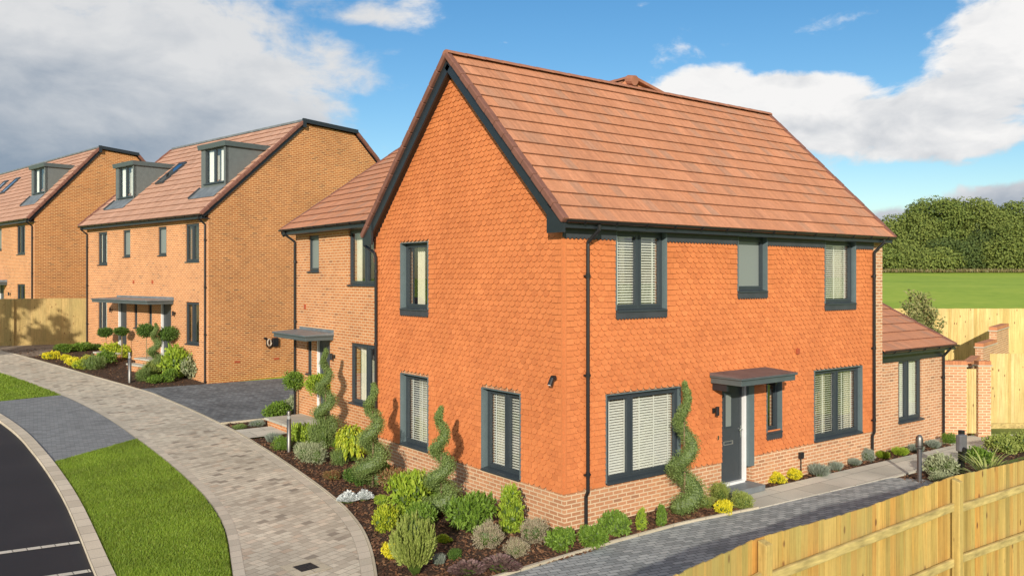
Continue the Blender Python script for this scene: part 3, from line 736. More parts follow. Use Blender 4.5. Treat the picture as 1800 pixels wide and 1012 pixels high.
# roof
eY, eZ = -.25, 5.22                           # eaves edge
sl = math.hypot(YR-eY, ZR-eZ); 
V1 = Vector((0, YR-eY, ZR-eZ)).normalized(); V2 = Vector((0, -(YR-eY), ZR-eZ)).normalized()
X0, X1 = -.20, 10.55
mb = MB(); roof_plane(mb, (X0,eY,eZ), (1,0,0), V1, X1-X0, sl, 14); roof_plane(mb, (X0,2*YR-eY,eZ), (1,0,0), V2, X1-X0, sl, 14)
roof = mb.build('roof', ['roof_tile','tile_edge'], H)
mb = MB(); zz = -.02
mb.poly([(X0+.02,eY+.03,eZ+zz),(X1-.02,eY+.03,eZ+zz),(X1-.02,YR,ZR+zz-.01),(X0+.02,YR,ZR+zz-.01)]); mb.poly([(X0+.02,2*YR-eY-.03,eZ+zz),(X1-.02,2*YR-eY-.03,eZ+zz),(X1-.02,YR,ZR+zz-.01),(X0+.02,YR,ZR+zz-.01)])
mb.build('roof_deck', 'barge_dark', roof)
def ridge_run(parent, a, b, m='ridge_tile', r=.105, seg=.45, tilt=0):
    mb = MB(); a = Vector(a); b = Vector(b); L = (b-a).length; t = (b-a).normalized(); n = int(L/seg); w = L/n; x = t.cross(Vector((0,0,1))).normalized(); up = x.cross(t)
    for i in range(n):
        p0, p1 = a + t*(i*w+.004), a + t*((i+1)*w-.004)
        c0 = [p0 + (x*math.cos(math.pi*k/8)*r*1.15 + up*math.sin(math.pi*k/8)*r*.8) for k in range(9)]; c1 = [q + (p1-p0) - up*.006 for q in c0]
        for k in range(8): mb.poly([c0[k],c0[k+1],c1[k+1],c1[k]])
        mb.poly(c0[::-1]); mb.poly(c1)
    return mb.build('ridge', m, parent)
ridge_run(roof, (X0-.02,YR,ZR+.0), (X1+.02,YR,ZR+.0))
def verge(parent, a, b, w=.13, h=.14, m='verge_tile', seg=.385, name='verge', dx=0):
    mb = MB(); a = Vector(a); b = Vector(b); L = (b-a).length; t = (b-a).normalized(); n = max(1, int(L/seg)); q = L/n
    side = Vector((t.y, -t.x, 0)); side = side.normalized() if side.length > 1e-6 else Vector((1,0,0)); up = side.cross(t); up = up if up.z > 0 else -up
    for i in range(n):
        j = .006*(i % 2)
        mb.beam(a + t*(i*q+.003) + up*j, a + t*((i+1)*q-.003) + up*j, w, h, up=up)
    return bev(mb.build(name, m, parent), .02)
for X_, s_ in ((X0,1),(X1,-1)):
    for V_, y0 in ((V1,eY),(V2,2*YR-eY)):
        e = Vector((X_+.02*s_, y0, eZ)); 
        verge(roof, e + Vector((0,0,.0)), e + V_*(sl-.02) + Vector((0,0,.0)), .13, .12)
        N_ = Vector((1,0,0)).cross(V_); N_ = N_ if N_.z > 0 else -N_
        mb = MB(); mb.beam(e - N_*.16 + Vector((.03*s_,0,0)) + V_*.05, e - N_*.16 + Vector((.03*s_,0,0)) + V_*(sl-.13), .045, .20, up=N_)
        mb.beam(e - N_*.20 + Vector((.12*s_,0,0)) + V_*.05, e - N_*.20 + Vector((.12*s_,0,0)) + V_*(sl-.2), .18, .02, up=N_)
        mb.build('bargeboard', 'barge_dark', roof)
# boxed eaves, fascia, gutters
for y0, sg in ((eY+.05, 1), (2*YR-eY-.05, -1)):
    mb = MB(); Fx = Fr((0,y0),(1,0),(0,-sg))
    mb.box(Fx, X0+.04, X1-.04, 5.10, 5.21, -.02, .0); mb.box(Fx, X0+.04, X1-.04, 5.10, 5.12, -.21, -.02)
    mb.hexa([Fx.p(X0+.0,5.02,.02),Fx.p(X0+.0,5.02,-.42),Fx.p(X0+.05,5.02,-.42),Fx.p(X0+.05,5.02,.02),Fx.p(X0+.0,5.17,.02),Fx.p(X0+.0,5.52,-.42),Fx.p(X0+.05,5.52,-.42),Fx.p(X0+.05,5.17,.02)])
    fix(mb.build('fascia', 'barge_dark', roof))
gutter_run(roof, (X0+.06,eY-.01,5.235), (X1-.02,eY-.01,5.235)); gutter_run(roof, (X0+.06,2*YR-eY+.01,5.19), (.5,2*YR-eY+.01,5.19))
downpipe(H, FF_, .52, 5.17, -.35, .05, kick=.43, outw=.25, ds=.09)
downpipe(H, FF_, 9.95, 5.17, -.35, .05, kick=.43, outw=.25, ds=.09)
mb = MB(); mb.tube([(-.05,7.28,5.13),(-.05,7.24,5.02),(-.05,6.74,4.83),(-.05,6.68,4.72),(-.05,6.68,-.2)], .034, 10)
for z in (4.4,2.7,1.0): mb.tube([(-.05,6.68,z-.03),(-.05,6.68,z+.03)], .042, 10)
fix(mb.build('downpipe', 'pipe_black', H))
# ---- single-storey annex
FA = Fr((10.5,.28),(1,0),(0,-1)); mb = MB()
wall(mb, FA, 0, 3.62, -.5, 2.3, [(1.2,2.4,.50,2.13)], 0, -.3)
mb.poly([(14.12,.28,-.5),(14.12,5.5,-.5),(14.12,5.5,2.3),(14.12,2.9,3.75),(14.12,.28,2.3)]); mb.poly([(10.5,5.5,-.5),(14.12,5.5,-.5),(14.12,5.5,2.3),(10.5,5.5,2.3)])
mb.build('annex_wall', 'brick_plinth', H)
mb = MB(); mb.poly([(10.5,1.6,0),(14.0,1.6,0),(14.0,1.6,2.4),(10.5,1.6,2.4)]); mb.poly([(10.5,.6,0.02),(14.0,.6,0.02),(14.0,5,0.02),(10.5,5,0.02)]); mb.build('inner_partition', 'plaster', H)
window(H, FA, 1.2,2.4,.50,2.13, d=-.07, splits=(.42,), blind=True, curtain=[(.62,.92)], cill_out=.08)
mb = MB(); mb.box(FA, 0, 3.64, 2.08, 2.33, .002, .022); mb.box(FA, 0, 3.80, 2.28, 2.40, .022, .24); fix(mb.build('annex_fascia', 'barge_dark', H))
sA = math.hypot(3.0, 1.47); VA = Vector((0,3.0,1.47)).normalized()
mb = MB(); roof_plane(mb, (10.52,.0,2.40), (1,0,0), VA, 3.74, sA, 8); roof_plane(mb, (10.52,6.0,2.40), (1,0,0), Vector((0,-3.0,1.47)).normalized(), 3.74, sA, 8)
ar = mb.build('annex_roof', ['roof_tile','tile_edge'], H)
mb = MB(); mb.poly([(10.52,.05,2.38),(14.24,.05,2.38),(14.24,3.0,3.84),(10.52,3.0,3.84)]); mb.build('roof_deck', 'barge_dark', ar)
verge(ar, (14.24,.0,2.40), (14.24,3.0,3.87), .12, .11)
gutter_run(ar, (10.52,-.02,2.41), (14.32,-.02,2.41), .05)
downpipe(H, FA, 3.5, 2.40, -.4, .06, outw=.25)

# ------------------------------------------------------------------ attached brick wing with its own front door
Bz = .42
HW = thing('terraced_house', 'orange brick house joined behind the tile-hung corner house, with flat grey canopy over its door', 'house', (.5,6.9,0))
FW = Fr((0,0),(0,1),(-1,0))        # s = y-6.9
def z_(v): return v + Bz
hw = [(.3,2.30,4.06,5.50),(4.13,4.84,4.42,5.45),(.4,2.20,1.0,2.56),(3.42,4.30,.42,2.60),(4.62,4.95,1.5,2.56)]
mb = MB(); wall(mb, FW, -.1, 5.73, -.5, 5.55, hw, 0, -.3)
FS = Fr((0,5.73),(1,0),(0,1))
mb.poly([FS.p(0,-.5),FS.p(9.4,-.5),FS.p(9.4,5.55),FS.p(4.6,8.8),FS.p(0,5.55)]); mb.poly([(9.4,-.1,-.5),(9.4,5.73,-.5),(9.4,5.73,5.55),(9.4,-.1,5.55)])
mb.build('brick_wall', 'brick_front', HW)
mb = MB(); mb.poly([(2.6,-.1,0),(2.6,5.6,0),(2.6,5.6,5.5),(2.6,-.1,5.5)])
for z in (.42, 2.95, 5.5): mb.poly([(.32,-.1,z),(5,-.1,z),(5,5.6,z),(.32,5.6,z)])
mb.poly([(.32,3,0),(2.6,3,0),(2.6,3,5.5),(.32,3,5.5)]); mb.build('inner_partition', 'plaster', HW)
window(HW, FW, .3,2.30,4.06,5.50, d=-.08, splits=(.54,), curtain=[(.84,.97),(.05,.2)], cill_out=.05)
window(HW, FW, 4.13,4.84,4.42,5.45, d=-.08, frosted=True, cill_out=.05)
window(HW, FW, .4,2.20,1.0,2.56, d=-.08, splits=(.5,), curtain=[(.6,.9)], cill_out=.05)
window(HW, FW, 4.62,4.95,1.5,2.56, d=-.08, frosted=True, cill_out=.05)
mb = MB(); mb.box(FW, 3.47,4.23,.45,2.55,-.13,-.08)
for i in range(4): mb.box(FW, 3.55+i*.17, 3.56+i*.17, .6, 2.4, -.08,-.075)
d2 = fix(mb.build('door', 'door_grey', HW)); mb = MB(); mb.box(FW, 4.235,4.30,.42,2.6,-.14,-.02); mb.box(FW,3.42,3.465,.42,2.6,-.14,-.05); fix(mb.build('door_frame', 'white_paint', d2))
canopy(HW, FW, 3.2, 5.42, .8, 2.56, .14)
wall_lamp(HW, FW, 3.12, 2.12)
mb = MB(); mb.box(FW, 5.0, 5.09, 3.35, 3.48, 0, .03); fix(mb.build('terracotta_vent', 'red_clay', HW))
eX, eZ2, rX, rZ = -.38, 5.62, 4.6, 9.04
sW = math.hypot(rX-eX, rZ-eZ2); VW = Vector((rX-eX,0,rZ-eZ2)).normalized(); VWb = Vector((-(rX-eX),0,rZ-eZ2)).normalized()
mb = MB(); roof_plane(mb, (eX,.36,eZ2), (0,1,0), VW, 5.64, sW, 16)
roof_plane(mb, (eX + VW.x*sW*.125, -3.3, eZ2 + VW.z*sW*.125), (0,1,0), VW, 3.66, sW*.875, 14)
roof_plane(mb, (2*rX-eX,-3.3,eZ2), (0,1,0), VWb, 9.3, sW, 16)
wr = mb.build('roof', ['roof_tile','tile_edge'], HW)
mb = MB(); mb.poly([(eX+.03,.36,eZ2-.02),(eX+.03,5.95,eZ2-.02),(rX,5.95,rZ-.03),(rX,.36,rZ-.03)]); mb.poly([(rX,-3.2,rZ-.03),(rX,5.95,rZ-.03),(2*rX-eX-.03,5.95,eZ2-.02),(2*rX-eX-.03,-3.2,eZ2-.02)]); mb.build('roof_deck', 'barge_dark', wr)
ridge_run(wr, (rX,-3.45,rZ), (rX,6.02,rZ))
mb = MB(); mb.poly([(rX-.55,-3.40,rZ-.30),(rX+1.0,-3.50,rZ-.30),(rX,-3.42,rZ+.02)]); mb.build('gablet', ['roof_tile','tile_edge'], wr)
mb = MB(); mb.beam((rX,-3.5,rZ+.03),(rX+1.05,-3.5,rZ-.22),.18,.07); mb.tube([(rX,-3.62,rZ-.06),(rX,-3.4,rZ-.02)],[.12,.13],12); mb.build('hip_ridge', 'ridge_tile', wr)
verge(wr, (eX+.02,6.0,eZ2), Vector((rX,6.0,rZ)), .12, .12)
mb = MB(); mb.beam((eX+.06,5.97,eZ2-.12),(rX,5.97,rZ-.12),.04,.14); Fw2 = Fr((eX+.05,0),(0,1),(-1,0)); mb.box(Fw2, .4, 5.95, 5.50, 5.62, -.02, 0); mb.box(Fw2, .4, 5.95, 5.50, 5.53, -.33, -.02); fix(mb.build('fascia', 'barge_dark', wr))
gutter_run(wr, (eX-.01,.36,5.65), (eX-.01,6.0,5.65), .05)
downpipe(HW, FW, 5.66, 5.6, -.1, .06, outw=.36, ds=.06)
# raised porch slab
mb = MB(); mb.box(FW, 3.05, 5.25, -.2, .24, .0, 1.05); o = fix(mb.build('porch_base', 'brick_front', HW)); mb = MB(); mb.box(FW, 3.0, 5.3, .24, .30, -.0, 1.12); bev(fix(mb.build('porch_slab', 'flagstone', HW)), .006)

# ------------------------------------------------------------------ semi-detached pair and the one beyond it
def town_house(name, label, loc, ang, L, floor, gz, prof, wins, doors, slits, can, dormers, skys, lamps, vents, Dp, pipes, sidevents=True, canw=1.05):
    """local x = depth, local y = along the front; facade faces -x"""
    h = thing(name, label, 'house', (loc[0],loc[1],0), ang)
    F = Fr((0,0),(0,1),(-1,0)); S = Fr((0,0),(1,0),(0,-1)); ez = prof[0][1]
    holes = [w[:4] for w in wins] + [(a,b,floor-.6,floor+2.15) for a, b in doors] + [w[:4] for w in slits]
    mb = MB(); wall(mb, F, 0, L, gz, ez-.1, holes, 0, -.3)
    mb.build('brick_wall', 'brick_front', h)
    mb = MB(); top = [(0,ez-.1)] + [(a,z-.1) for a, z in prof[1:-1]] + [(prof[-1][0],prof[-1][1]-.1)]
    for y in (0, L): mb.poly([(0,y,gz),(prof[-1][0],y,gz)] + [(a,y,z) for a, z in top[::-1]])
    mb.poly([(prof[-1][0],0,gz),(prof[-1][0],L,gz),(prof[-1][0],L,prof[-1][1]-.1),(prof[-1][0],0,prof[-1][1]-.1)])
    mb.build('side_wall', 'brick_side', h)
    mb = MB(); mb.poly([(2.5,.1,gz),(2.5,L-.1,gz),(2.5,L-.1,ez),(2.5,.1,ez)])
    for z in (floor, floor+2.55, ez-.12): mb.poly([(.32,.1,z),(5,.1,z),(5,L-.1,z),(.32,L-.1,z)])
    mb.poly([(.32,L/2,gz),(2.5,L/2,gz),(2.5,L/2,ez),(.32,L/2,ez)]); mb.build('inner_partition', 'plaster', h)
    for w in wins:
        window(h, F, *w[:4], d=-.08, splits=w[4], curtain=w[5], blind=w[6], cill_out=.04, frosted=w[7])
    for w in slits: window(h, F, *w[:4], d=-.08, frosted=True, cill_out=.04)
    for a, b in doors:
        mb = MB(); mb.box(F, a+.05, b-.07, floor+.03, floor+2.1, -.14, -.09); dd = fix(mb.build('door', 'door_grey', h))
        mb = MB(); mb.box(F, b-.065, b, floor, floor+2.15, -.15, -.01); mb.box(F, a, a+.045, floor, floor+2.15, -.15, -.06); mb.box(F, a+.045, b-.065, floor-.03, floor+.03, -.15, -.04); fix(mb.build('door_frame', 'white_paint', dd))
        mb = MB(); mb.box(F, a-.25, b+.25, gz, floor-.12, 0, .9); mb.box(F, a-.25, b+.25, gz, floor-.32, .9, 1.2); fix(mb.build('doorstep', 'brick_front', h))
        mb = MB(); mb.box(F, a-.28, b+.28, floor-.12, floor-.06, .0, .94); mb.box(F, a-.28, b+.28, floor-.32, floor-.26, .94, 1.25); fix(mb.build('step_slab', 'flagstone', h))
    for c in can: canopy(h, F, c[0], c[1], canw, c[2], .14)
    for s_, z in lamps: wall_lamp(h, F, s_, z)
    for s_, z in vents:
        mb = MB(); mb.box(F, s_-.05, s_+.05, z, z+.13, 0, .03); fix(mb.build('terracotta_vent', 'red_clay', h))
    # roof
    (a0, z0), (a1, z1), (a2, z2), (a3, z3) = prof
    ex = -.34; k = (z1-z0)/(a1-a0); e0 = z0 + k*ex*.3 - .05; s1 = math.hypot(a1-ex, z1-e0); V = Vector((a1-ex,0,z1-e0)).normalized()
    mb = MB(); roof_plane(mb, (ex,-.08,e0), (0,1,0), V, L+.16, s1, 15)
    s2 = math.hypot(a3+.3-a2, z2-z3+.2); roof_plane(mb, (a3+.3,-.08,z3-.2), (0,1,0), Vector((a2-a3-.3,0,z2-z3+.2)).normalized(), L+.16, s2, 15)
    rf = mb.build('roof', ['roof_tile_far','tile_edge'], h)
    mb = MB(); mb.poly([(ex+.03,-.05,e0-.02),(ex+.03,L+.05,e0-.02),(a1,L+.05,z1-.03),(a1,-.05,z1-.03)]); mb.poly([(a2,-.05,z2-.03),(a2,L+.05,z2-.03),(a3+.27,L+.05,z3-.2),(a3+.27,-.05,z3-.2)]); mb.build('roof_deck', 'barge_dark', rf)
    mb = MB(); n = Vector((0,0,1))
    mb.hexa([(a1-.1,-.1,z1-.02),(a2+.1,-.1,z2-.02),(a2+.1,L+.1,z2-.02),(a1-.1,L+.1,z1-.02),(a1-.1,-.1,z1+.06),(a2+.1,-.1,z2+.06),(a2+.1,L+.1,z2+.06),(a1-.1,L+.1,z1+.06)])
    mb.build('flat_ridge_cap', 'lead_grey', rf)
    mb = MB(); mb.beam((a1-.1,-.14,z1),(a2+.12,-.14,z2),.05,.16); mb.box(Fr((a1-.1,-.14),(1,0),(0,-1)), -.05,.1,z1-.28,z1+.08,-.05,.03); fix(mb.build('ridge_fascia', 'barge_dark', rf))
    for y in (-.08, L+.08):
        verge(rf, (ex,y,e0+.02), (a1-.1,y,z1-.06), .14, .13); verge(rf, (a3+.3,y,z3-.18), (a2+.1,y,z2-.03), .14, .13)
        mb = MB(); mb.beam((ex+.1,y+(.03 if y<0 else -.03),e0-.06),(a1,y+(.03 if y<0 else -.03),z1-.16),.05,.1); mb.build('bargeboard', 'barge_dark', rf)
    mb = MB(); Fe = Fr((ex+.05,0),(0,1),(-1,0)); mb.box(Fe, -.05, L+.05, e0-.15, e0-.02, -.02, 0); mb.box(Fe, -.05, L+.05, e0-.15, e0-.12, -.3, -.02); fix(mb.build('fascia', 'barge_dark', rf))
    gutter_run(rf, (ex-.01,-.06,e0), (ex-.01,L+.06,e0), .055)
    for s_ in pipes: downpipe(h, F, s_, e0-.05, gz+.1, .06, outw=.33, ds=0)
    for (s0, s1_, La, Lb) in skys:
        kk = (z1-e0)/(a1-ex)
        def rp(a, y, off): 
            nn = Vector((-kk,0,1)).normalized(); return Vector((a, y, e0 + kk*(a-ex))) + nn*off
        mb = MB()
        for (ya, yb, xa, xb) in ((s0,s1_,La,La+.08),(s0,s1_,Lb-.08,Lb),(s0,s0+.07,La+.08,Lb-.08),(s1_-.07,s1_,La+.08,Lb-.08)):
            mb.hexa([rp(xa,ya,.02),rp(xb,ya,.02),rp(xb,yb,.02),rp(xa,yb,.02),rp(xa,ya,.11),rp(xb,ya,.11),rp(xb,yb,.11),rp(xa,yb,.11)])
        sk = fix(mb.build('skylight', 'frame_grey', h)); mb = MB(); mb.poly([rp(La+.07,s0+.06,.09),rp(Lb-.07,s0+.06,.09),rp(Lb-.07,s1_-.06,.09),rp(La+.07,s1_-.06,.09)]); mb.build('pane', 'roof_glass', sk)
    return h, rf, e0, F, S
def dormer(h, rfinfo, s0, s1, Ld, zb, zt, prof, ex, e0, cut=.12):
    """grey clad dormer: cheeks, flat roof with fascia, casement window, lead apron"""
    a1, z1 = prof[1]; k = (z1-e0)/(a1-ex); FD = Fr((Ld,0),(0,1),(-1,0)); back = (zt-e0)/k + ex
    mb = MB()
    for y, w in ((s0,.04),(s1-.04,.04)):
        A = [(Ld,y,zb),(Ld,y,zt),(back,y,zt)]; B = [(p[0],p[1]+w,p[2]) for p in A]
        mb.poly(A); mb.poly(B[::-1])
        for i in range(3): mb.poly([A[i],B[i],B[(i+1)%3],A[(i+1)%3]])
    mb.box(FD, s0, s0+.13, zb, zt, -.12, .01); mb.box(FD, s1-.42+cut, s1, zb, zt, -.12, .01); mb.box(FD, s0+.13, s1-.42+cut, zb, zb+.14, -.12, .01)
    d = fix(mb.build('dormer', 'dormer_grey', h))
    mb = MB(); o_ = .1
    mb.hexa([(Ld-o_,s0-o_,zt-.02),(back+.1,s0-o_,zt-.02),(back+.1,s1+o_,zt-.02),(Ld-o_,s1+o_,zt-.02),(Ld-o_-.03,s0-o_-.03,zt+.17),(back+.3,s0-o_-.03,zt+.17),(back+.3,s1+o_+.03,zt+.17),(Ld-o_-.03,s1+o_+.03,zt+.17)])
    bev(fix(mb.build('dormer_roof', 'canopy_grey', d)), .01)
    a, b, c, e = s0+.13, s1-.42+cut, zb+.14, zt-.02; mb = MB(); fw = .06
    mb.box(FD, a, a+fw, c, e, -.1, -.03); mb.box(FD, b-fw, b, c, e, -.1, -.03); mb.box(FD, a+fw, b-fw, c, c+fw, -.1, -.035); mb.box(FD, a+fw, b-fw, e-fw, e, -.1, -.035); m_ = (a+b)/2; mb.box(FD, m_-.05, m_+.05, c+fw, e-fw, -.1, -.03)
    mb.box(FD, a-.04, b+.04, c-.03, c+.01, -.05, .07)
    fix(mb.build('dormer_window', 'frame_grey', d))
    mb = MB(); mb.poly([FD.p(a+.05,c+.05,-.075),FD.p(b-.05,c+.05,-.075),FD.p(b-.05,e-.05,-.075),FD.p(a+.05,e-.05,-.075)]); mb.build('pane', 'glass', d)
    mb = MB(); n = 20
    for (q0, q1) in ((a+.06, a+.06+(b-a)*.26), (b-.10-(b-a)*.22, b-.10)):
        for i in range(n):
            y0, y1 = q0+(q1-q0)*i/n, q0+(q1-q0)*(i+1)/n; f0, f1 = .02*math.sin(i*1.6), .02*math.sin((i+1)*1.6)
            mb.poly([FD.p(y0,c,-.15+f0),FD.p(y1,c,-.15+f1),FD.p(y1,e,-.15+f1),FD.p(y0,e,-.15+f0)])
    mb.build('curtain', 'blind_white', d)
    mb = MB(); mb.poly([(Ld+.4,s0,zb+.1),(Ld+.4,s1,zb+.1),(Ld+.4,s1,zt),(Ld+.4,s0,zt)]); mb.build('room_wall', 'plaster', d)
    nn = Vector((-k,0,1)).normalized()
    def rp(aa, y, off): return Vector((aa, y, e0 + k*(aa-ex))) + nn*off
    mb = MB(); mb.hexa([rp(Ld-.5,s0-.05,.045),rp(Ld+.02,s0-.05,.045),rp(Ld+.02,s1+.05,.045),rp(Ld-.5,s1+.05,.045),rp(Ld-.5,s0-.05,.055),rp(Ld+.02,s0-.05,.06),rp(Ld+.02,s1+.05,.06),rp(Ld-.5,s1+.05,.055)]); fix(mb.build('lead_apron', 'lead_grey', d))
    mb = MB(); mb.beam(rp(Ld-.5,s1+.02,.09), rp(Ld,s1+.02,.09), .05, .05); mb.build('soaker', 'lead_dark', d)
A2, ang2 = (.49,20.6), rad(10.3)
prof2 = [(0,6.72),(4.14,10.6),(6.62,10.48),(10.7,6.72)]
def wn(a, b, c, e, sp=(), cu=None, bl=None, fr=False): return (a,b,c,e,sp,cu,bl,fr)
wins2 = [wn(.71,1.78,4.85,6.30,(.5,),[(.55,.85)]), wn(3.35,4.09,5.13,6.28,(),None,None,True), wn(6.64,7.37,5.13,6.28,(),None,None,True), wn(8.98,9.98,4.82,6.28,(.5,),None,.9),
         wn(.71,1.78,1.72,3.32,(.5,),[(.55,.8)]), wn(9.0,9.98,1.70,3.28,(.5,),None,.9)]
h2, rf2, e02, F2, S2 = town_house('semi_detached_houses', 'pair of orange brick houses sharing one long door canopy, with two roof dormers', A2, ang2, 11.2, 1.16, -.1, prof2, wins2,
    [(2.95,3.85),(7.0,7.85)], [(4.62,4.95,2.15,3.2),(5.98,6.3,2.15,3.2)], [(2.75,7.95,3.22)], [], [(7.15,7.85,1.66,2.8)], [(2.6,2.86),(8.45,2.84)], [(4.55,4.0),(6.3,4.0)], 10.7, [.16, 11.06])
dormer(h2, None, .47, 2.35, .95, 7.78, 9.30, prof2, -.34, e02); dormer(h2, None, 8.45, 10.35, .95, 7.72, 9.28, prof2, -.34, e02)
for s_, z in ((1.16,1.02),(2.86,1.02)):
    mb = MB(); mb.box(S2, s_-.11, s_+.11, z, z+.07, 0, .02); fix(mb.build('air_brick', 'red_clay', h2))
mb = MB(); mb.beam((6.9,-.14,10.3),(6.9,-.14,10.46),.2,.1); mb.build('ridge_end_cap', 'white_paint', rf2)
A3, ang3 = (-2.95,36.5), rad(9)
prof3 = [(0,7.32),(3.15,11.03),(4.95,10.86),(8.2,7.32)]
wins3 = [wn(1.45,2.75,5.44,6.94,(.5,),[(.4,.6)]), wn(5.3,6.1,5.72,6.9,(),None,None,True), wn(1.45,2.75,2.4,3.92,(.5,),[(.3,.5)]), wn(9,9.9,5.44,6.9,(.5,)), wn(12,12.9,5.44,6.9,(.5,))]
h3, rf3, e03, F3, S3 = town_house('terraced_house', 'orange brick house with one grey dormer, farthest left behind the old fence', A3, ang3, 19, 1.75, .5, prof3, wins3,
    [(4.9,5.8)], [], [(4.35,9.2,3.86)], [], [(10.2,11.0,1.5,2.4),(12.5,13.3,1.5,2.4)], [(3.75,3.4)], [], 8.2, [.2, 18.8])
dormer(h3, None, 1.25, 3.35, .88, 8.5, 9.95, prof3, -.34, e03)

# ------------------------------------------------------------------ charge points, bollards, drain
def on_ground(u, v): x, y = G(u, v); return x, y, T(x, y)
mb = MB(); c = Matrix.Rotation(ang2, 4, 'Z') @ Vector((2.62,-.0,1.72)) + Vector((A2[0],A2[1],0))
cp = thing('charge_point', 'black car charging box with coiled pale cable on the brick side wall beyond the court', 'charger', c, ang2)
FC = Fr((0,0),(1,0),(0,-1)); mb.box(FC, .02,.26,-.17,.17,.0,.13); bev(fix(mb.build('housing', 'pipe_black', cp)), .02)
mb = MB(); mb.tube([(-.13+.10*math.cos(a)*.8, -.05-.003*i, .0+.13*math.sin(a)) for i in range(26) for a in [i*.5]], .018, 6); mb.build('coiled_cable', 'cable_cream', cp, smooth=True)
mb = MB(); mb.tube([(-.28,-.0,.17),(-.28,-.1,.15)], .05, 10); mb.tube([(-.22,-.03,.12),(-.24,-.06,-.12),(-.14,-.06,-.22),(0,-.05,-.16)], .02, 6); mb.build('cable_hook', 'pipe_black', cp)
def bollard(label, u, v, hh, r, kind, group=None):
    x, y, z = on_ground(u, v); b = thing('bollard_light', label, 'bollard light', (x,y,z-.01), 0, group)
    mb = MB()
    if kind == 'dome':
        mb.lathe((0,0,0), [(r*1.5,0),(r*1.5,.01),(r,.012),(r,hh-.30)], 20); mb.build('post', 'steel', b, smooth=True)
        mb = MB(); mb.lathe((0,0,hh-.30), [(r,0),(r*1.55,.02),(r*1.65,.05),(r*1.65,.20),(r*1.45,.25),(r*1.0,.29),(r*.4,.305),(.001,.308)], 20); mb.build('lamp_head', 'steel', b, smooth=True)
        mb = MB(); mb.lathe((0,0,hh-.30), [(r*1.67,.06),(r*1.67,.075)], 20); mb.build('lamp_slot', 'pipe_black', b)
    else:
        mb.lathe((0,0,0), [(r,0),(r,hh*.80)], 20); mb.build('post', 'steel', b, smooth=True)
        mb = MB(); mb.lathe((0,0,hh*.80), [(r*.8,0),(r*.8,.09)], 16); mb.build('lamp_lens', 'render_grey', b, smooth=True)
        mb = MB(); mb.lathe((0,0,hh*.80+.09), [(r,0),(r,hh*.2-.12),(r*.9,hh*.2-.1),(.001,hh*.2-.095)], 20); mb.build('lamp_cap', 'steel', b, smooth=True)
    return b
bollard('slim steel bollard light beside the path, in front of the attached brick house', 508, 794, 1.02, .052, 'plain', 'slim bollard lights along the path')
bollard('slim steel bollard light at the bed corner before the pair of brick houses', 228, 672, 1.12, .06, 'plain', 'slim bollard lights along the path')
bollard('steel bollard light with domed head in mulch behind the near fence', 1616, 846, 1.02, .047, 'dome')
x, y, z = on_ground(1690, 838)
b = thing('charging_post', 'black post with grey charging box, beside the domed bollard light', 'charging post', (x,y,z), rad(-12))
mb = MB(); mb.box(Fr((0,0),(1,0),(0,-1)), -.05,.05,0,1.04,-.05,.05); bev(fix(mb.build('post', 'pipe_black', b)), .006)
mb = MB(); mb.box(Fr((-.09,-.04),(1,0),(0,-1)), -.14,.09,.60,.97,-.02,.11); bev(fix(mb.build('charging_box', 'socket_grey', b)), .03)
mb = MB(); mb.tube([(-.13,-.1,.66),(-.13,-.2,.64)], .055, 14); mb.build('socket', 'pipe_black', b)
x, y = G(538, 997); dc = thing('drain_cover', 'square dark iron drain cover set in the paved footpath', 'drain cover', (x,y,T(x,y)+.003), rad(4))
mb = MB(); mb.box(Fr((0,0),(1,0),(0,-1)), -.15,.15,-.01,.008,-.15,.15)
for i in range(5):
    for j in range(5): mb.box(Fr((0,0),(1,0),(0,-1)), -.13+i*.055,-.13+i*.055+.03,.008,.012,-.13+j*.055,-.13+j*.055+.03)
mb.build('cover', 'cast_iron', dc)
mb = MB(); q = .15
for a, b_, c_, d_ in ((-q-.14,q+.14,q,q+.14),(-q-.14,q+.14,-q-.14,-q),(-q-.14,-q,-q,q),(q,q+.14,-q,q)): mb.box(Fr((0,0),(1,0),(0,-1)), a,b_,-.01,.006,c_,d_)
mb.build('surround', 'edging_pale', dc)

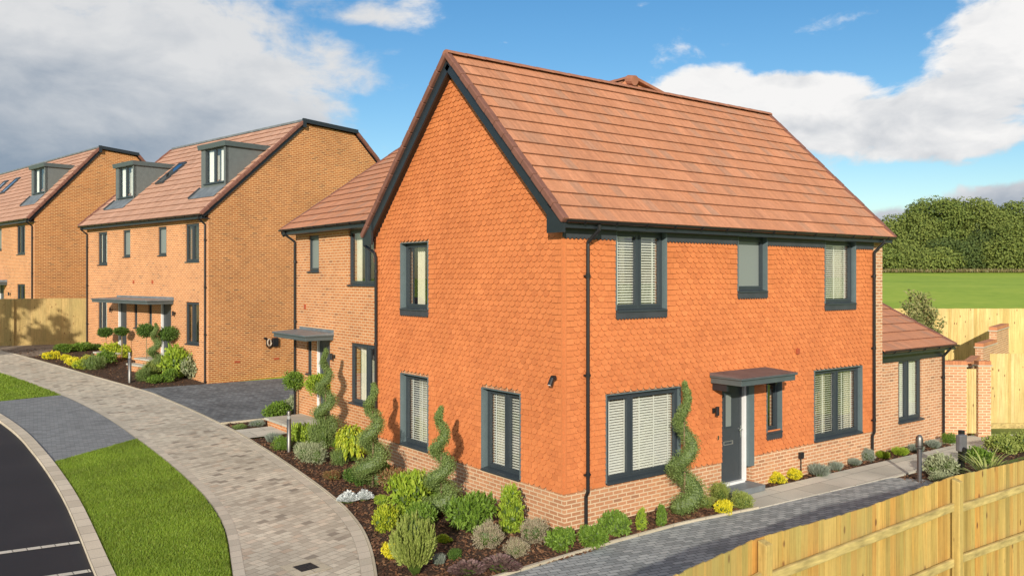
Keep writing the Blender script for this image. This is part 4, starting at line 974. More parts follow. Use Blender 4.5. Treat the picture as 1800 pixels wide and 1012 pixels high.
# ------------------------------------------------------------------ fences and garden wall
def fence(name, label, P, top, m, zb=None, posts=(), rails=(), railside=1, railm='fence_rail', pw=.105, seed=3, board=True, jit=.004, th=.012, postm=None):
    """feather-edge fence along polyline P (x,y); top(x,y) gives the height of its head"""
    r = random.Random(seed); f = thing(name, label, 'fence', (P[0][0],P[0][1],T(*P[0])))
    O = Vector(f.location)
    mb = MB(); gb = MB()
    for (x0, y0), (x1, y1) in zip(P, P[1:]):
        L = math.hypot(x1-x0, y1-y0); F = Fr((x0-O.x, y0-O.y, -O.z), (x1-x0, y1-y0), (-(y1-y0), x1-x0)); n = int(L/pw); w = L/n
        for i in range(n):
            xa = x0+(x1-x0)*(i+.5)/n; ya = y0+(y1-y0)*(i+.5)/n; tz = top(xa, ya) + r.uniform(-jit,jit); bz = T(xa,ya) + (.16 if board else -.05)
            k = r.uniform(-.006,.006)
            mb.hexa([F.p(i*w-.01,bz,k),F.p((i+1)*w+.0,bz,k),F.p((i+1)*w+.0,bz,k+th*1.6),F.p(i*w-.01,bz,k+th*.5+.004),F.p(i*w-.01,tz,k),F.p((i+1)*w,tz,k),F.p((i+1)*w,tz,k+th*1.6),F.p(i*w-.01,tz,k+th*.5+.004)])
        if board:
            m2 = max(1, int(L/2))
            for j in range(m2):
                a, b = L*j/m2, L*(j+1)/m2; za = T(x0+(x1-x0)*j/m2, y0+(y1-y0)*j/m2); zb_ = T(x0+(x1-x0)*(j+1)/m2, y0+(y1-y0)*(j+1)/m2)
                gb.hexa([F.p(a,za-.1,-.02),F.p(b,zb_-.1,-.02),F.p(b,zb_-.1,.03),F.p(a,za-.1,.03),F.p(a,za+.155,-.02),F.p(b,zb_+.155,-.02),F.p(b,zb_+.155,.03),F.p(a,za+.155,.03)])
    fix(mb.build('boards', m, f))
    if board: fix(gb.build('gravel_board', railm, f))
    nrm = []
    for (x, y, hh, px) in posts:
        pb = MB(); z0 = T(x,y)-.1-O.z; F = Fr((x-O.x, y-O.y), (1,0), (0,-1))
        pb.hexa([F.p(-.05,z0,-.05),F.p(.05,z0,-.05),F.p(.05,z0,.05),F.p(-.05,z0,.05),F.p(-.05,hh-O.z,-.05),F.p(.05,hh-O.z,-.05),F.p(.05,hh-.03-O.z,.05),F.p(-.05,hh-.03-O.z,.05)])
        bev(fix(pb.build('post', postm or railm, f)), .012)
    for (a, b) in rails:
        rb = MB(); rb.beam(Vector(a)-O, Vector(b)-O, .045, .095); bev(fix(rb.build('rail', railm, f)), .01)
    return f
# near fence, seen from its rail side
PF = [(-8.2,-7.15),(-4.4,-6.42),(-2.97,-6.2),(.77,-6.2),(2.65,-6.26),(4.6,-6.35),(8.4,-6.75),(13,-7.3)]
def ftop(x, y): return lerp(x, [(-8,1.72),(-4.3,1.83),(-2.97,1.83),(-1.2,1.80),(.77,1.86),(2.65,1.82),(5,1.85),(13,1.9)]) 
ps = []; rl = []
pp = [PF[0], (-4.75,-6.48), PF[2], PF[3], PF[5], PF[6], PF[7]]
for (x, y) in pp: ps.append((x, y-.075, ftop(x,y)-.005, 0))
def yf(x): return lerp(x, PF)
for (xa, ya), (xb, yb) in zip(pp, pp[1:]):
    for dz in (.36, 1.02, 1.66):
        rl.append(((xa+.05, yf(xa+.05)-.045, ftop(xa,0)-dz+(-.02 if dz<1 else .03)), (xb-.05, yf(xb-.05)-.045, ftop(xb,0)-dz+.02)))
fence('board_fence', 'new yellow timber fence with posts and rails facing the viewer, bottom right foreground', PF, ftop, 'fence_plank', postm='fence_post', posts=ps, rails=rl, pw=.098, seed=4)
# garden wall with gate pier, stepped wall behind, and two pale fences
def depthpt(u, k): return AT(u, k)
a, b = depthpt(1654, 23.45), depthpt(1699, 23.4); c, d = depthpt(1720, 23.4), depthpt(1742, 23.4)
GW = thing('garden_wall', 'orange brick garden wall with brick coping, stepping up the slope behind the timber gate', 'garden wall', (a[0],a[1],-.16))
O = Vector(GW.location)
def lw(p, q, z0, z1, th=.22, cop=True, name='wall_panel', h1=None):
    L = math.hypot(q[0]-p[0], q[1]-p[1]); F = Fr((p[0]-O.x,p[1]-O.y,-O.z), (q[0]-p[0],q[1]-p[1]), (q[1]-p[1],-(q[0]-p[0]))); mb = MB()
    mb.box(F, 0, L, z0, z1, -th, 0); w = fix(mb.build(name, 'brick_plinth', GW))
    if cop:
        mb = MB(); mb.box(F, -.03, L+.03, z1, z1+.035, -th-.03, .03); fix(mb.build('coping_course', 'edging_pale', w))
        mb = MB(); n = max(1, int(L/.075)); 
        for i in range(n): mb.box(F, L*i/n+.002, L*(i+1)/n-.002, z1+.035, z1+.145, -th-.01, .01)
        fix(mb.build('coping', 'cope_brick', w))
    return w
island('cope_brick', [(.50,.20,.09),(.58,.24,.11),(.46,.18,.08)], rough=.85)
lw(a, b, -.4, 1.80); lw(c, d, -.4, 1.80, name='gate_pier')
e0_ = depthpt(1716, 23.8)
steps = [(1707,24.0,1722,26.0,1.86),(1728,26.2,1752,28.0,2.22),(1752,28.0,1773,30.2,2.62)]
for u0, k0, u1, k1, zt in steps: lw(depthpt(u0,k0), depthpt(u1,k1), -.3, zt-.15, name='stepped_wall')
gt = thing('garden_gate', 'pale timber garden gate between the brick wall and its pier', 'gate', (b[0],b[1],-.16)); og = Vector(gt.location)
F = Fr((0,0,-og.z), (c[0]-b[0],c[1]-b[1]), (c[1]-b[1],-(c[0]-b[0]))); mb = MB(); Lg = math.hypot(c[0]-b[0],c[1]-b[1]); n = 4
for i in range(n): mb.box(F, .02+(Lg-.04)*i/n+.003, .02+(Lg-.04)*(i+1)/n-.003, -.06, 1.72, -.10, -.07)
mb.build('boards', 'fence_pale', gt); mb = MB()
for z in (.2, 1.5): mb.box(F, .03, Lg-.03, z, z+.1, -.145, -.102)
mb.build('rail', 'fence_rail', gt)
def pf(us, k): return [AT(u, k) for u in us]
fence('board_fence', 'short pale timber fence right of the brick gate pier, above a strip of lawn', pf((1741,1850), 24.75), lambda x, y: 2.03, 'fence_pale', seed=8, pw=.1, board=True)
fence('board_fence', 'long pale timber fence at the edge of the green field, behind the garden wall', pf((1500,1930), 31.0), lambda x, y: 3.12, 'fence_pale', seed=9, pw=.105, board=False)
q0, q1 = (-14.0,33.6), (-1.45,31.9)
fo = fence('board_fence', 'weathered timber fence left of the pair of brick houses, with tree shadow on it', [q0, q1], lambda x, y: lerp(x, [(-14,3.35),(-1.4,3.30)]), 'fence_old', seed=11, pw=.15, posts=[(-4.4,32.2,3.3,0),(-8,32.7,3.3,0)], railm='fence_old')


# ------------------------------------------------------------------ planting
def rdir(r):
    z = r.uniform(-1,1); a = r.random()*6.283; q = math.sqrt(1-z*z); return Vector((q*math.cos(a), q*math.sin(a), z))
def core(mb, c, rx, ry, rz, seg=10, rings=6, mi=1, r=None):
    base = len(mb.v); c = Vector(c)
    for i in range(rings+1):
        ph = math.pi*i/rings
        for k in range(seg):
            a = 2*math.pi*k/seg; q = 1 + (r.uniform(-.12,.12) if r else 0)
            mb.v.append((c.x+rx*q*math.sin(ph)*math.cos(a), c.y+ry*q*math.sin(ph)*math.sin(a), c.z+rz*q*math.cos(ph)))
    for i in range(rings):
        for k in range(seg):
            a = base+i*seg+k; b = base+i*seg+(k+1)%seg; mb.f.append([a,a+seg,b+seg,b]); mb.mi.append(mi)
def puff(mb, r, c, rx, ry, rz, n, L, W, up=.3, shell=.35, fold=.25, inner=True, zmin=None):
    """leaves spread through and over an uneven ellipsoid"""
    c = Vector(c); ph = [r.uniform(0,6.28) for _ in range(6)]
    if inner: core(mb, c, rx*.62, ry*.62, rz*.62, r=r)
    for _ in range(n):
        d = rdir(r)
        lump = 1 + .13*math.sin(5*d.x+ph[0]) + .12*math.sin(6*d.y+ph[1]) + .10*math.sin(7*d.z+ph[2]) + .06*math.sin(13*d.x+11*d.y+ph[3])
        q = (r.random()**shell)*lump
        p = c + Vector((d.x*rx*q, d.y*ry*q, d.z*rz*q))
        if zmin is not None and p.z < zmin: continue
        n_ = Vector((d.x/rx, d.y/ry, d.z/rz)).normalized()
        t = (n_*.8 + rdir(r)*.75 + Vector((0,0,up))).normalized(); l = L*r.uniform(.65,1.35)
        mb.leaf(p, t, (n_ + rdir(r)*.6).normalized(), l, W*r.uniform(.7,1.3), fold)
SHARED = {}
def shrubmesh(style, m, seed):
    """unit shrub: radius 1, height 1; scaled per plant"""
    key = (style, m, seed)
    if key in SHARED: return SHARED[key]
    r = random.Random(hash(style) % 9999 if False else sum(map(ord, style+m))*31+seed); mb = MB()
    if style == 'dome':
        for i in range(5):
            a = i*1.3+seed; q = .38 if i else 0
            puff(mb, r, (q*math.cos(a), q*math.sin(a), .38+.16*r.random()), .62*r.uniform(.8,1.1), .62*r.uniform(.8,1.1), .5*r.uniform(.8,1.15), 850, .15, .038, .6, .3, zmin=-.02)
    elif style == 'broad':
        for i in range(9):
            a = i*2.4+seed; q = .5*math.sqrt(i/8); h = .30+.42*(1-q)*r.random()
            puff(mb, r, (q*math.cos(a)*1.1, q*math.sin(a)*1.1, h), .40, .40, .28, 260, .17, .085, .25, .4, zmin=-.02)
        for i in range(7):
            a = i*.9; mb.tube([(0,0,0),(.3*math.cos(a),.3*math.sin(a),.3)], .02, 5, mi=1)
    elif style == 'tall':
        for i in range(12):
            h = .12+.8*i/11; q = .32*(1-abs(h-.45)*.9); a = i*2.4+seed
            puff(mb, r, (q*math.cos(a), q*math.sin(a), h), .42*(1.1-h*.5), .42*(1.1-h*.5), .17, 240, .14, .07, .3, .4, zmin=-.02)
    elif style == 'hanging':
        core(mb, (0,0,.5), .5,.5,.42, r=r)
        for i in range(26):
            a = i*2.4; q = .75*math.sqrt((i+.5)/26); zt = .98-.45*q*q
            for k in range(46):
                z = zt - .55*(k/46)*r.uniform(.7,1); p = Vector((q*math.cos(a)+r.uniform(-.1,.1), q*math.sin(a)+r.uniform(-.1,.1), max(.03,z)))
                mb.leaf(p, (Vector((math.cos(a),math.sin(a),-.6))+rdir(r)*.7).normalized(), Vector((0,0,1)), .2, .12)
    elif style == 'conifer':
        core(mb, (0,0,.45), .38,.38,.42, r=r)
        for i in range(190):
            a = r.random()*6.283; q = .86*math.sqrt(r.random()); zt = (1.0 - .42*q*q)*r.uniform(.72,1.02); b0 = Vector((q*.25*math.cos(a), q*.25*math.sin(a), .05)); b1 = Vector((q*math.cos(a), q*math.sin(a), zt))
            for k in range(70):
                w = .25+.75*k/70; p = b0.lerp(b1, w); p = p + Vector((math.cos(a),math.sin(a),0))*.12*math.sin(w*3)*q
                t = ((b1-b0).normalized()*1.0 + rdir(r)*.55).normalized(); mb.leaf(p+rdir(r)*.018, t, rdir(r), .10*(1.25-w*.5), .034, .1)
    elif style == 'spiky':
        for i in range(1500):
            a = r.random()*6.283; q = .75*math.sqrt(r.random()); t = Vector((math.cos(a)*q*1.0, math.sin(a)*q*1.0, 1.0-.5*q)).normalized()
            mb.leaf(Vector((q*math.cos(a)*.7, q*math.sin(a)*.7, r.uniform(0,.3))), (t+rdir(r)*.2).normalized(), rdir(r), .62*r.uniform(.6,1.15), .045, .1)
        core(mb, (0,0,.2), .5,.5,.3, r=r)
    elif style == 'rosette':
        for i in range(520):
            a = r.random()*6.283; q = math.sqrt(r.random()); el = 1-q*.9
            mb.leaf(Vector((q*.75*math.cos(a), q*.75*math.sin(a), .1+.45*el*r.random())), Vector((math.cos(a)+r.uniform(-.4,.4), math.sin(a)+r.uniform(-.4,.4), .15+el)).normalized(), (Vector((0,0,1))+rdir(r)*.5).normalized(), .27, .20, .15)
        core(mb, (0,0,.12), .6,.6,.22, r=r)
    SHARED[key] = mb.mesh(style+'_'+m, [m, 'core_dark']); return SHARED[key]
def shrub(label, u, v, w, h, style='dome', m='leaf_green', name='shrub', group=None, seed=0, dz=0, cat=None):
    """(u,v) survey point of the plant's front foot; w, h its spread and height there"""
    x, y = G(u, v - .12*w); d, _ = vd(x, y); rr = w*.5*d/FPX; hh = h*d/FPX
    if y > 20: rr *= 1.22; hh *= 1.25
    o = bpy.data.objects.new(name, shrubmesh(style, m, seed)); COL.objects.link(o)
    o.location = (x, y, T(x,y)-.01+dz); q_ = R.uniform(.86,1.16); o.scale = (rr*q_, rr/q_, hh*.92); o.rotation_euler = (0,0,R.random()*6.28)
    return tag(o, label, cat or ('ground cover plant' if name == 'ground_cover' else 'shrub'), group)
def spiral(label, u, v, H_, r0, turns, phase, group, pitchr=1, lean=0):
    x, y = G(u, v); o = thing('spiral_topiary', label, 'topiary', (x,y,T(x,y)-.01), 0, group); r = random.Random(int(u)); mb = MB()
    N = 110; C = []
    for i in range(N+1):
        w = i/N; z = .16 + (H_-.16)*w; f = (1-w)**.8
        RR = (r0*.56*f + .02); tr = r0*.62*f + .032; a = phase + turns*6.283*(w**.92)
        C.append((Vector((RR*math.cos(a), RR*math.sin(a), z)), tr))
    for c, tr in C[::2]: core(mb, c, tr*.72, tr*.72, tr*.62, 7, 4)
    for _ in range(11500):
        w = r.random()**1.25; i = min(N-1, int(w*N)); c, tr = C[i]; d = rdir(r); lum = 1+.16*math.sin(w*47+u)+.1*math.sin(w*91)
        p = c.lerp(C[i+1][0], r.random()) + Vector((d.x*tr, d.y*tr, d.z*tr*.85))*r.uniform(.75,1.12)*lum
        mb.leaf(p, (d*.35+d.cross(rdir(r))+Vector((0,0,.4))).normalized(), (d+rdir(r)*.4).normalized(), .042*r.uniform(.6,1.3), .014, .1)
    mb.build('foliage', ['leaf_topiary','core_topiary'], o)
    mb = MB(); mb.tube([(0,0,-.05),(.01,0,H_*.4),(0,.01,H_*.8)], [.026,.02,.009], 8); mb.build('trunk', 'bark', o, smooth=True); return o
def lollipop(label, u, v, zc, rr, group, m='leaf_green', squash=.85):
    """clear stem with a clipped ball; zc = height of the ball's centre above ground"""
    x, y = G(u, v); o = thing('lollipop_tree', label, 'topiary', (x,y,T(x,y)-.01), 0, group); r = random.Random(int(u*7)); mb = MB()
    for i in range(7):
        a = i*.9; q = rr*.38 if i else 0; puff(mb, r, (q*math.cos(a), q*math.sin(a), zc+r.uniform(-.1,.1)*rr), rr*.75, rr*.75, rr*.72*squash, 420, .075, .034, .3, .25)
    mb.build('crown', [m,'core_dark'], o); mb = MB(); mb.tube([(0,0,-.05),(.012,0,zc*.5),(0,0,zc)], [.02,.016,.014], 8); mb.build('trunk', 'twig', o, smooth=True); return o
SG = 'clipped spiral conifers in the flower beds'
spiral('clipped spiral conifer before the tiled gable, between its two ground-floor windows', 775, 905, 2.0, .30, 3.3, 2.6, SG)
spiral('clipped spiral conifer beside the black downpipe at the left end of the tiled gable', 655, 856, 2.15, .36, 3.0, .4, SG)
spiral('clipped spiral conifer by the porch slab of the attached brick house', 572, 785, 2.45, .34, 3.6, 1.5, SG)
spiral('tall clipped spiral conifer between the large front window and the grey front door', 1203, 900, 2.45, .34, 2.6, 3.4, SG)
spiral('clipped spiral conifer between two ball trees before the pair of brick houses', 273, 658, 1.95, .34, 3.0, 1.0, SG)
LG = 'clear-stemmed ball trees'
lollipop('green ball tree on a bare stem beside the porch slab, nearest the court', 523, 738, 1.16, .36, LG)
lollipop('pale green ball tree on a bare stem standing behind the spiral conifer by the porch', 562, 757, 1.28, .36, LG, 'leaf_bright')
LG2 = 'ball trees in front of the pair of brick houses'
lollipop('small dark ball tree below the far ground-floor window of the pair', 186, 626, 1.02, .26, LG2, 'leaf_dark', .8)
lollipop('small flat-topped dark ball tree by the far front door of the pair', 214, 634, 1.22, .24, LG2, 'leaf_dark', .7)
lollipop('dark ball tree left of the spiral conifer before the pair of houses', 257, 652, 1.60, .33, LG2, 'leaf_dark')
lollipop('widest dark ball tree, right of the spiral conifer before the near front door', 299, 655, 1.52, .42, LG2, 'leaf_dark', .75)
S = shrub
# bed along the gable and the attached house
S('feathery upright golden-green conifer bush at the bottom corner of the flower bed', 727, 1022, 94, 122, 'conifer', 'leaf_conifer', 'conifer_bush', cat='conifer')
S('bright green leafy shrub below the left ground-floor gable window', 722, 906, 98, 86, 'broad', 'leaf_bright')
S('glossy green shrub on pale stems right of the gable spiral conifer', 832, 942, 90, 80, 'broad', 'leaf_green')
S('yellow-green upright shrub in front of the right ground-floor gable window', 898, 940, 68, 80, 'tall', 'leaf_bright')
S('lime green rounded shrub between the silver plant and the conifer bush', 680, 938, 60, 50, 'broad', 'leaf_lime')
S('small green tufted plant just above the lime green shrub', 670, 890, 26, 24, 'broad', 'leaf_bright', 'ground_cover')
S('bright green leafy shrub directly behind the conifer bush', 742, 932, 66, 50, 'broad', 'leaf_green', seed=8)
S('low bright green shrub between the lime shrub and the largest leafy shrub', 706, 924, 50, 34, 'broad', 'leaf_bright', seed=9)
S('dark leafy shrub filling the corner behind the spiral by the downpipe', 668, 842, 40, 34, 'broad', 'leaf_green', seed=10)
S('small dark green mound between the hanging shrub and the downpipe spiral', 600, 792, 34, 26, 'broad', 'leaf_green', 'ground_cover', seed=11)
S('low green tuft left of the purple-leaved plants', 798, 984, 30, 20, 'broad', 'leaf_dark', 'ground_cover', seed=12)
S('small golden yellow plant at the left foot of the conifer bush', 690, 986, 40, 34, 'broad', 'leaf_yellow', 'ground_cover')
S('low lime green plant right of the conifer bush', 779, 956, 34, 26, 'rosette', 'leaf_lime', 'ground_cover')
S('small blue-grey tuft in the mulch right of the conifer bush', 772, 994, 26, 26, 'spiky', 'leaf_blue', 'ground_cover')
S('russet leafy shrub against the brick plinth left of the bright green shrub', 690, 864, 60, 44, 'broad', 'leaf_russet')
S('dark green shrub tucked behind the gable spiral conifer', 762, 894, 60, 56, 'broad', 'leaf_green')
S('dark green mound beside the foot of the gable spiral conifer', 806, 922, 58, 46, 'broad', 'leaf_dark')
S('silver-white leaved plant at the front edge of the flower bed', 612, 886, 40, 34, 'rosette', 'leaf_silver', 'ground_cover')
S('larger silver-white leaved plant next to the lime green shrub', 640, 882, 36, 34, 'rosette', 'leaf_silver', 'ground_cover')
S('shrub with hanging yellow-green leaves between two spiral conifers', 617, 822, 62, 78, 'hanging', 'leaf_lime')
S('grey-green clipped dome beside the foot of the porch spiral conifer', 566, 793, 54, 54, 'dome', 'leaf_topiary')
S('bright green rounded shrub in front of the porch slab', 532, 786, 54, 48, 'broad', 'leaf_bright')
S('pale sage dome at the bed edge right of the slim bollard', 548, 819, 56, 36, 'dome', 'leaf_sage')
S('smaller pale sage tuft touching the slim bollard foot', 530, 800, 30, 20, 'dome', 'leaf_sage', 'ground_cover')
S('small grey-green dome left of the hanging yellow-green shrub', 596, 820, 34, 30, 'dome', 'leaf_topiary', 'ground_cover')
S('low reddish green creeper in the mulch above the silver plants', 584, 846, 40, 18, 'broad', 'leaf_russet', 'ground_cover')
S('dark green low mound left of the russet shrub', 630, 856, 56, 34, 'broad', 'leaf_dark', 'ground_cover')
S('blue-grey lavender tuft at the edge of the flagged step path', 480, 780, 34, 22, 'spiky', 'leaf_blue', 'ground_cover')
S('green mound just left of the slim bollard', 497, 794, 32, 26, 'dome', 'leaf_green', 'ground_cover')
S('loose green shrub beside the court edge, left of the ball tree stem', 486, 739, 56, 32, 'broad', 'leaf_green')
S('grey-green shrub at the foot of the attached house downpipe', 516, 730, 34, 36, 'broad', 'leaf_sage')
S('low grey tuft in the small bed beside the court', 452, 752, 30, 12, 'dome', 'leaf_blue', 'ground_cover')
S('low dark tuft at the path end of the small bed beside the court', 420, 756, 26, 9, 'dome', 'leaf_topiary', 'ground_cover')
# corner and drive side
S('pinkish grey dome in the mulch below the right gable window', 860, 967, 54, 44, 'dome', 'leaf_pinkish')
S('pale grey-green dome close to the house corner', 941, 958, 56, 42, 'dome', 'leaf_pinkish', seed=1)
S('small pinkish dome between the two larger domes near the house corner', 908, 982, 40, 32, 'dome', 'leaf_pinkish', seed=2)
S('purple-leaved low plant at the bottom of the flower bed', 822, 1014, 72, 40, 'rosette', 'leaf_purple', 'ground_cover')
S('purple-leaved plant right behind the lowest purple one', 880, 1008, 78, 44, 'rosette', 'leaf_purple', 'ground_cover', seed=1)
S('glossy green leafy plant directly below the house corner', 984, 970, 66, 44, 'broad', 'leaf_green', seed=2)
S('glossy green leafy plant just right of the corner downpipe foot', 1042, 967, 68, 46, 'broad', 'leaf_green', seed=3)
S('taller glossy green plant behind, right of the corner downpipe', 1080, 946, 58, 52, 'broad', 'leaf_green', seed=4)
S('small upright green plant beneath the large front window', 1127, 934, 30, 38, 'tall', 'leaf_bright')
S('small upright green plant beside the tall front spiral conifer', 1163, 927, 28, 38, 'tall', 'leaf_green')
S('low olive green dome right of the tall front spiral conifer', 1238, 895, 38, 22, 'dome', 'leaf_conifer', seed=1)
S('olive green dome nearest the front door', 1267, 884, 40, 32, 'dome', 'leaf_conifer', seed=2)
S('golden yellow mound at the drive edge below the front door', 1272, 906, 38, 28, 'broad', 'leaf_yellow', 'ground_cover', seed=1)
S('olive green dome beside the flagged path below the front door', 1306, 897, 42, 30, 'dome', 'leaf_conifer')
# strip along the front wall
S('golden yellow plant left of the outdoor socket on the front wall', 1366, 852, 34, 22, 'broad', 'leaf_yellow', 'ground_cover', seed=2)
S('golden yellow plant touching the outdoor socket cable', 1397, 845, 32, 22, 'broad', 'leaf_yellow', 'ground_cover', seed=3)
S('largest silvery lavender mound below the right front window', 1440, 840, 46, 28, 'spiky', 'leaf_blue', 'ground_cover', seed=1)
S('smaller silvery lavender mound below the right front window', 1470, 829, 28, 22, 'spiky', 'leaf_blue', 'ground_cover', seed=2)
S('grey tuft left of the right-hand downpipe foot', 1502, 819, 26, 16, 'spiky', 'leaf_blue', 'ground_cover', seed=3)
S('grey tuft at the right-hand downpipe foot', 1526, 812, 28, 22, 'dome', 'leaf_blue', 'ground_cover', seed=4)
S('bright green tuft where the annex wall begins', 1552, 808, 28, 18, 'spiky', 'leaf_bright', 'ground_cover')
S('bright green tuft under the annex window, next to the grey mound', 1582, 803, 32, 20, 'spiky', 'leaf_bright', 'ground_cover', seed=1)
S('pale grey lavender mound behind the domed bollard head', 1610, 797, 30, 20, 'spiky', 'leaf_blue', 'ground_cover', seed=4)
S('pale grey lavender mound before the annex downpipe', 1640, 790, 30, 20, 'spiky', 'leaf_blue', 'ground_cover', seed=5)
S('green tuft at the foot of the annex downpipe', 1668, 782, 30, 20, 'dome', 'leaf_green', 'ground_cover')
# bed behind the near fence
S('wide grey-green shrub between the domed bollard and the black post', 1652, 842, 62, 44, 'broad', 'leaf_sage')
S('low sage dome beside the domed bollard foot, by the fence', 1657, 852, 40, 18, 'dome', 'leaf_sage', 'ground_cover', seed=1)
S('green shrub behind the strap-leaved plant', 1722, 822, 54, 36, 'broad', 'leaf_green', seed=5)
S('olive shrub right of the gate path', 1762, 802, 62, 38, 'broad', 'leaf_conifer', seed=6)
S('large olive shrub at the right edge of the photo', 1806, 802, 62, 42, 'broad', 'leaf_conifer', seed=7)
x, y = G(1736, 848); ph_ = bpy.data.objects; mb = MB(); r = random.Random(5)
for i in range(70):
    a = r.random()*6.283; L = r.uniform(.6,1.05); el = r.uniform(.5,1.25); p = Vector((0,0,0)); w = r.uniform(.018,.03); pts = []
    d = Vector((math.cos(a)*math.cos(el), math.sin(a)*math.cos(el), math.sin(el))); side = Vector((-math.sin(a), math.cos(a), 0))
    for k in range(9): pts.append((p.copy(), w*(1-(k/8)**3)+.001)); p = p + d*L/8; d = (d + Vector((math.cos(a)*.06, math.sin(a)*.06, -.20*(k/6)))).normalized()
    for (p0, w0), (p1, w1) in zip(pts, pts[1:]): mb.poly([p0-side*w0, p0+side*w0, p1+side*w1, p1-side*w1])
o = tag(mb.build('strap_leaved_plant', 'leaf_strap'), 'green and cream strap-leaved plant with arching leaves beside the black post', 'plant'); o.location = (x, y, T(x,y))
# beds in front of the pair of houses
S('golden yellow mound at the far left end of the bed by the old fence', 90, 634, 26, 14, 'broad', 'leaf_yellow', 'ground_cover', seed=4)
S('golden yellow mound second from the far left end of the bed', 116, 634, 16, 10, 'broad', 'leaf_yellow', 'ground_cover', seed=5)
S('golden yellow mound beside the lower flagged step, nearest the footpath', 129, 646, 22, 16, 'broad', 'leaf_yellow', 'ground_cover', seed=6)
S('golden yellow mound beyond the lower flagged step', 153, 636, 18, 10, 'broad', 'leaf_yellow', 'ground_cover', seed=7)
S('dark green leafy row end nearest the old fence', 116, 622, 34, 14, 'broad', 'leaf_green', 'ground_cover', seed=6)
S('dark green leafy mound before the far downpipe of the pair', 145, 620, 34, 14, 'broad', 'leaf_green', 'ground_cover', seed=7)
S('low dark mound left of the smallest ball tree', 168, 617, 26, 10, 'broad', 'leaf_dark', 'ground_cover', seed=8)
S('lime green mound in the middle of the far bed at the path edge', 143, 651, 30, 14, 'broad', 'leaf_lime', 'ground_cover', seed=1)
S('grey-green mound at the path edge between the two flagged steps', 164, 652, 30, 20, 'dome', 'leaf_topiary', 'ground_cover', seed=2)
S('dark green mound behind the grey-green one between the flagged steps', 184, 642, 34, 20, 'broad', 'leaf_green', 'ground_cover', seed=9)
S('pale lime leafy shrub below the flat-topped ball tree', 199, 630, 34, 22, 'broad', 'leaf_lime', seed=2)
S('pale lime leafy shrub right of the far front door', 222, 632, 32, 20, 'broad', 'leaf_lime', seed=3)
S('pale lime leafy shrub left of the dark ball tree stem', 247, 632, 32, 20, 'broad', 'leaf_bright', seed=4)
S('grey-green clipped dome right of the slim bollard at the bed corner', 250, 672, 26, 20, 'dome', 'leaf_topiary', seed=3)
S('green clipped mound at the foot of the spiral conifer in the far bed', 267, 664, 26, 22, 'dome', 'leaf_conifer', seed=4)
S('low green tuft at the front of the far bed', 272, 676, 26, 14, 'broad', 'leaf_green', 'ground_cover', seed=10)
S('bright green shrub under the near front door of the pair', 310, 668, 48, 50, 'broad', 'leaf_bright', seed=5)
S('olive green low shrub at the front of the far bed beside the court', 298, 674, 28, 22, 'broad', 'leaf_green', seed=11)
S('grey-green shrub at the near downpipe of the pair', 338, 669, 46, 36, 'broad', 'leaf_sage', seed=6)
# loose small tree behind the annex
x, y = AT(1618, 27.2); o = thing('small_tree', 'small loose-branched tree rising behind the annex roof in front of the pale fence', 'tree', (x,y,T(x,y)), 0); r = random.Random(12)
tz = T(x,y); mb = MB(); fol = MB(); hub = Vector((0,0,1.6-tz))
mb.tube([(0,0,-.1),(.03,0,.8),(0,.02,1.7-tz)], [.05,.04,.03], 8)
for i in range(26):
    a = r.random()*6.283; L = r.uniform(.15,1.0); e = Vector((math.cos(a)*L*.8, math.sin(a)*L*.8, 2.5-tz+r.uniform(-.1,1.35))); s_ = Vector((0,0,r.uniform(.9,1.7)-tz*.6)); m_ = s_.lerp(e, .55)+Vector((0,0,.12))
    mb.tube([s_, m_, e], [.014,.009,.004], 5)
    for k in range(150):
        w = r.uniform(.4,1.02); p = (s_.lerp(m_, w/.55) if w < .55 else m_.lerp(e, (w-.55)/.45)) + rdir(r)*.09
        fol.leaf(p, (rdir(r)+Vector((0,0,.3))).normalized(), rdir(r), .12, .06)
mb.build('trunk', 'twig', o, smooth=True); fol.build('crown', 'leaf_wild', o)

# mulch chips over the beds
mb = MB(); r = random.Random(21)
def chips(n, f):
    for _ in range(n):
        x, y = f(); z = T(x,y) + r.uniform(-.002,.022); a = r.random()*6.283; L = r.uniform(.012,.038); w = L*r.uniform(.3,.6); d = Vector((math.cos(a),math.sin(a),r.uniform(-.45,.45))); s_ = Vector((-math.sin(a),math.cos(a),r.uniform(-.45,.45)))
        p = Vector((x,y,z)); mb.poly([p-d*L-s_*w, p+d*L-s_*w, p+d*L*.8+s_*w, p-d*L+s_*w])
def fA():
    y = -1.0 + 11.5*r.random()**1.35; return xr(y)+.02+(.0-xr(y))*r.random(), y
def fB(): x = r.uniform(0,4.1); return x, r.uniform(ybed(x)+.06, -.02)
def fC(): x = r.uniform(5.6,13.5); return x, r.uniform(-.2-.25*(x-5.6)/8, .0)
def fD():
    q, w = r.random(), r.random(); return 8.5+11*q, -1.4-.15*q-w*(.8+1.9*q)
def fE(): return r.uniform(-1.5,.5), r.uniform(12.1,12.88)
def fF(): y = r.uniform(20.5,31); return xr(y)+.03+(.3-.18*(y-20.6)-xr(y))*r.random(), y
chips(15000, fA); chips(4500, fB); chips(1200, fC); chips(3000, fD); chips(600, fE); chips(3500, fF)
tag(mb.build('bark_mulch', 'mulch_chip'), kind='stuff')

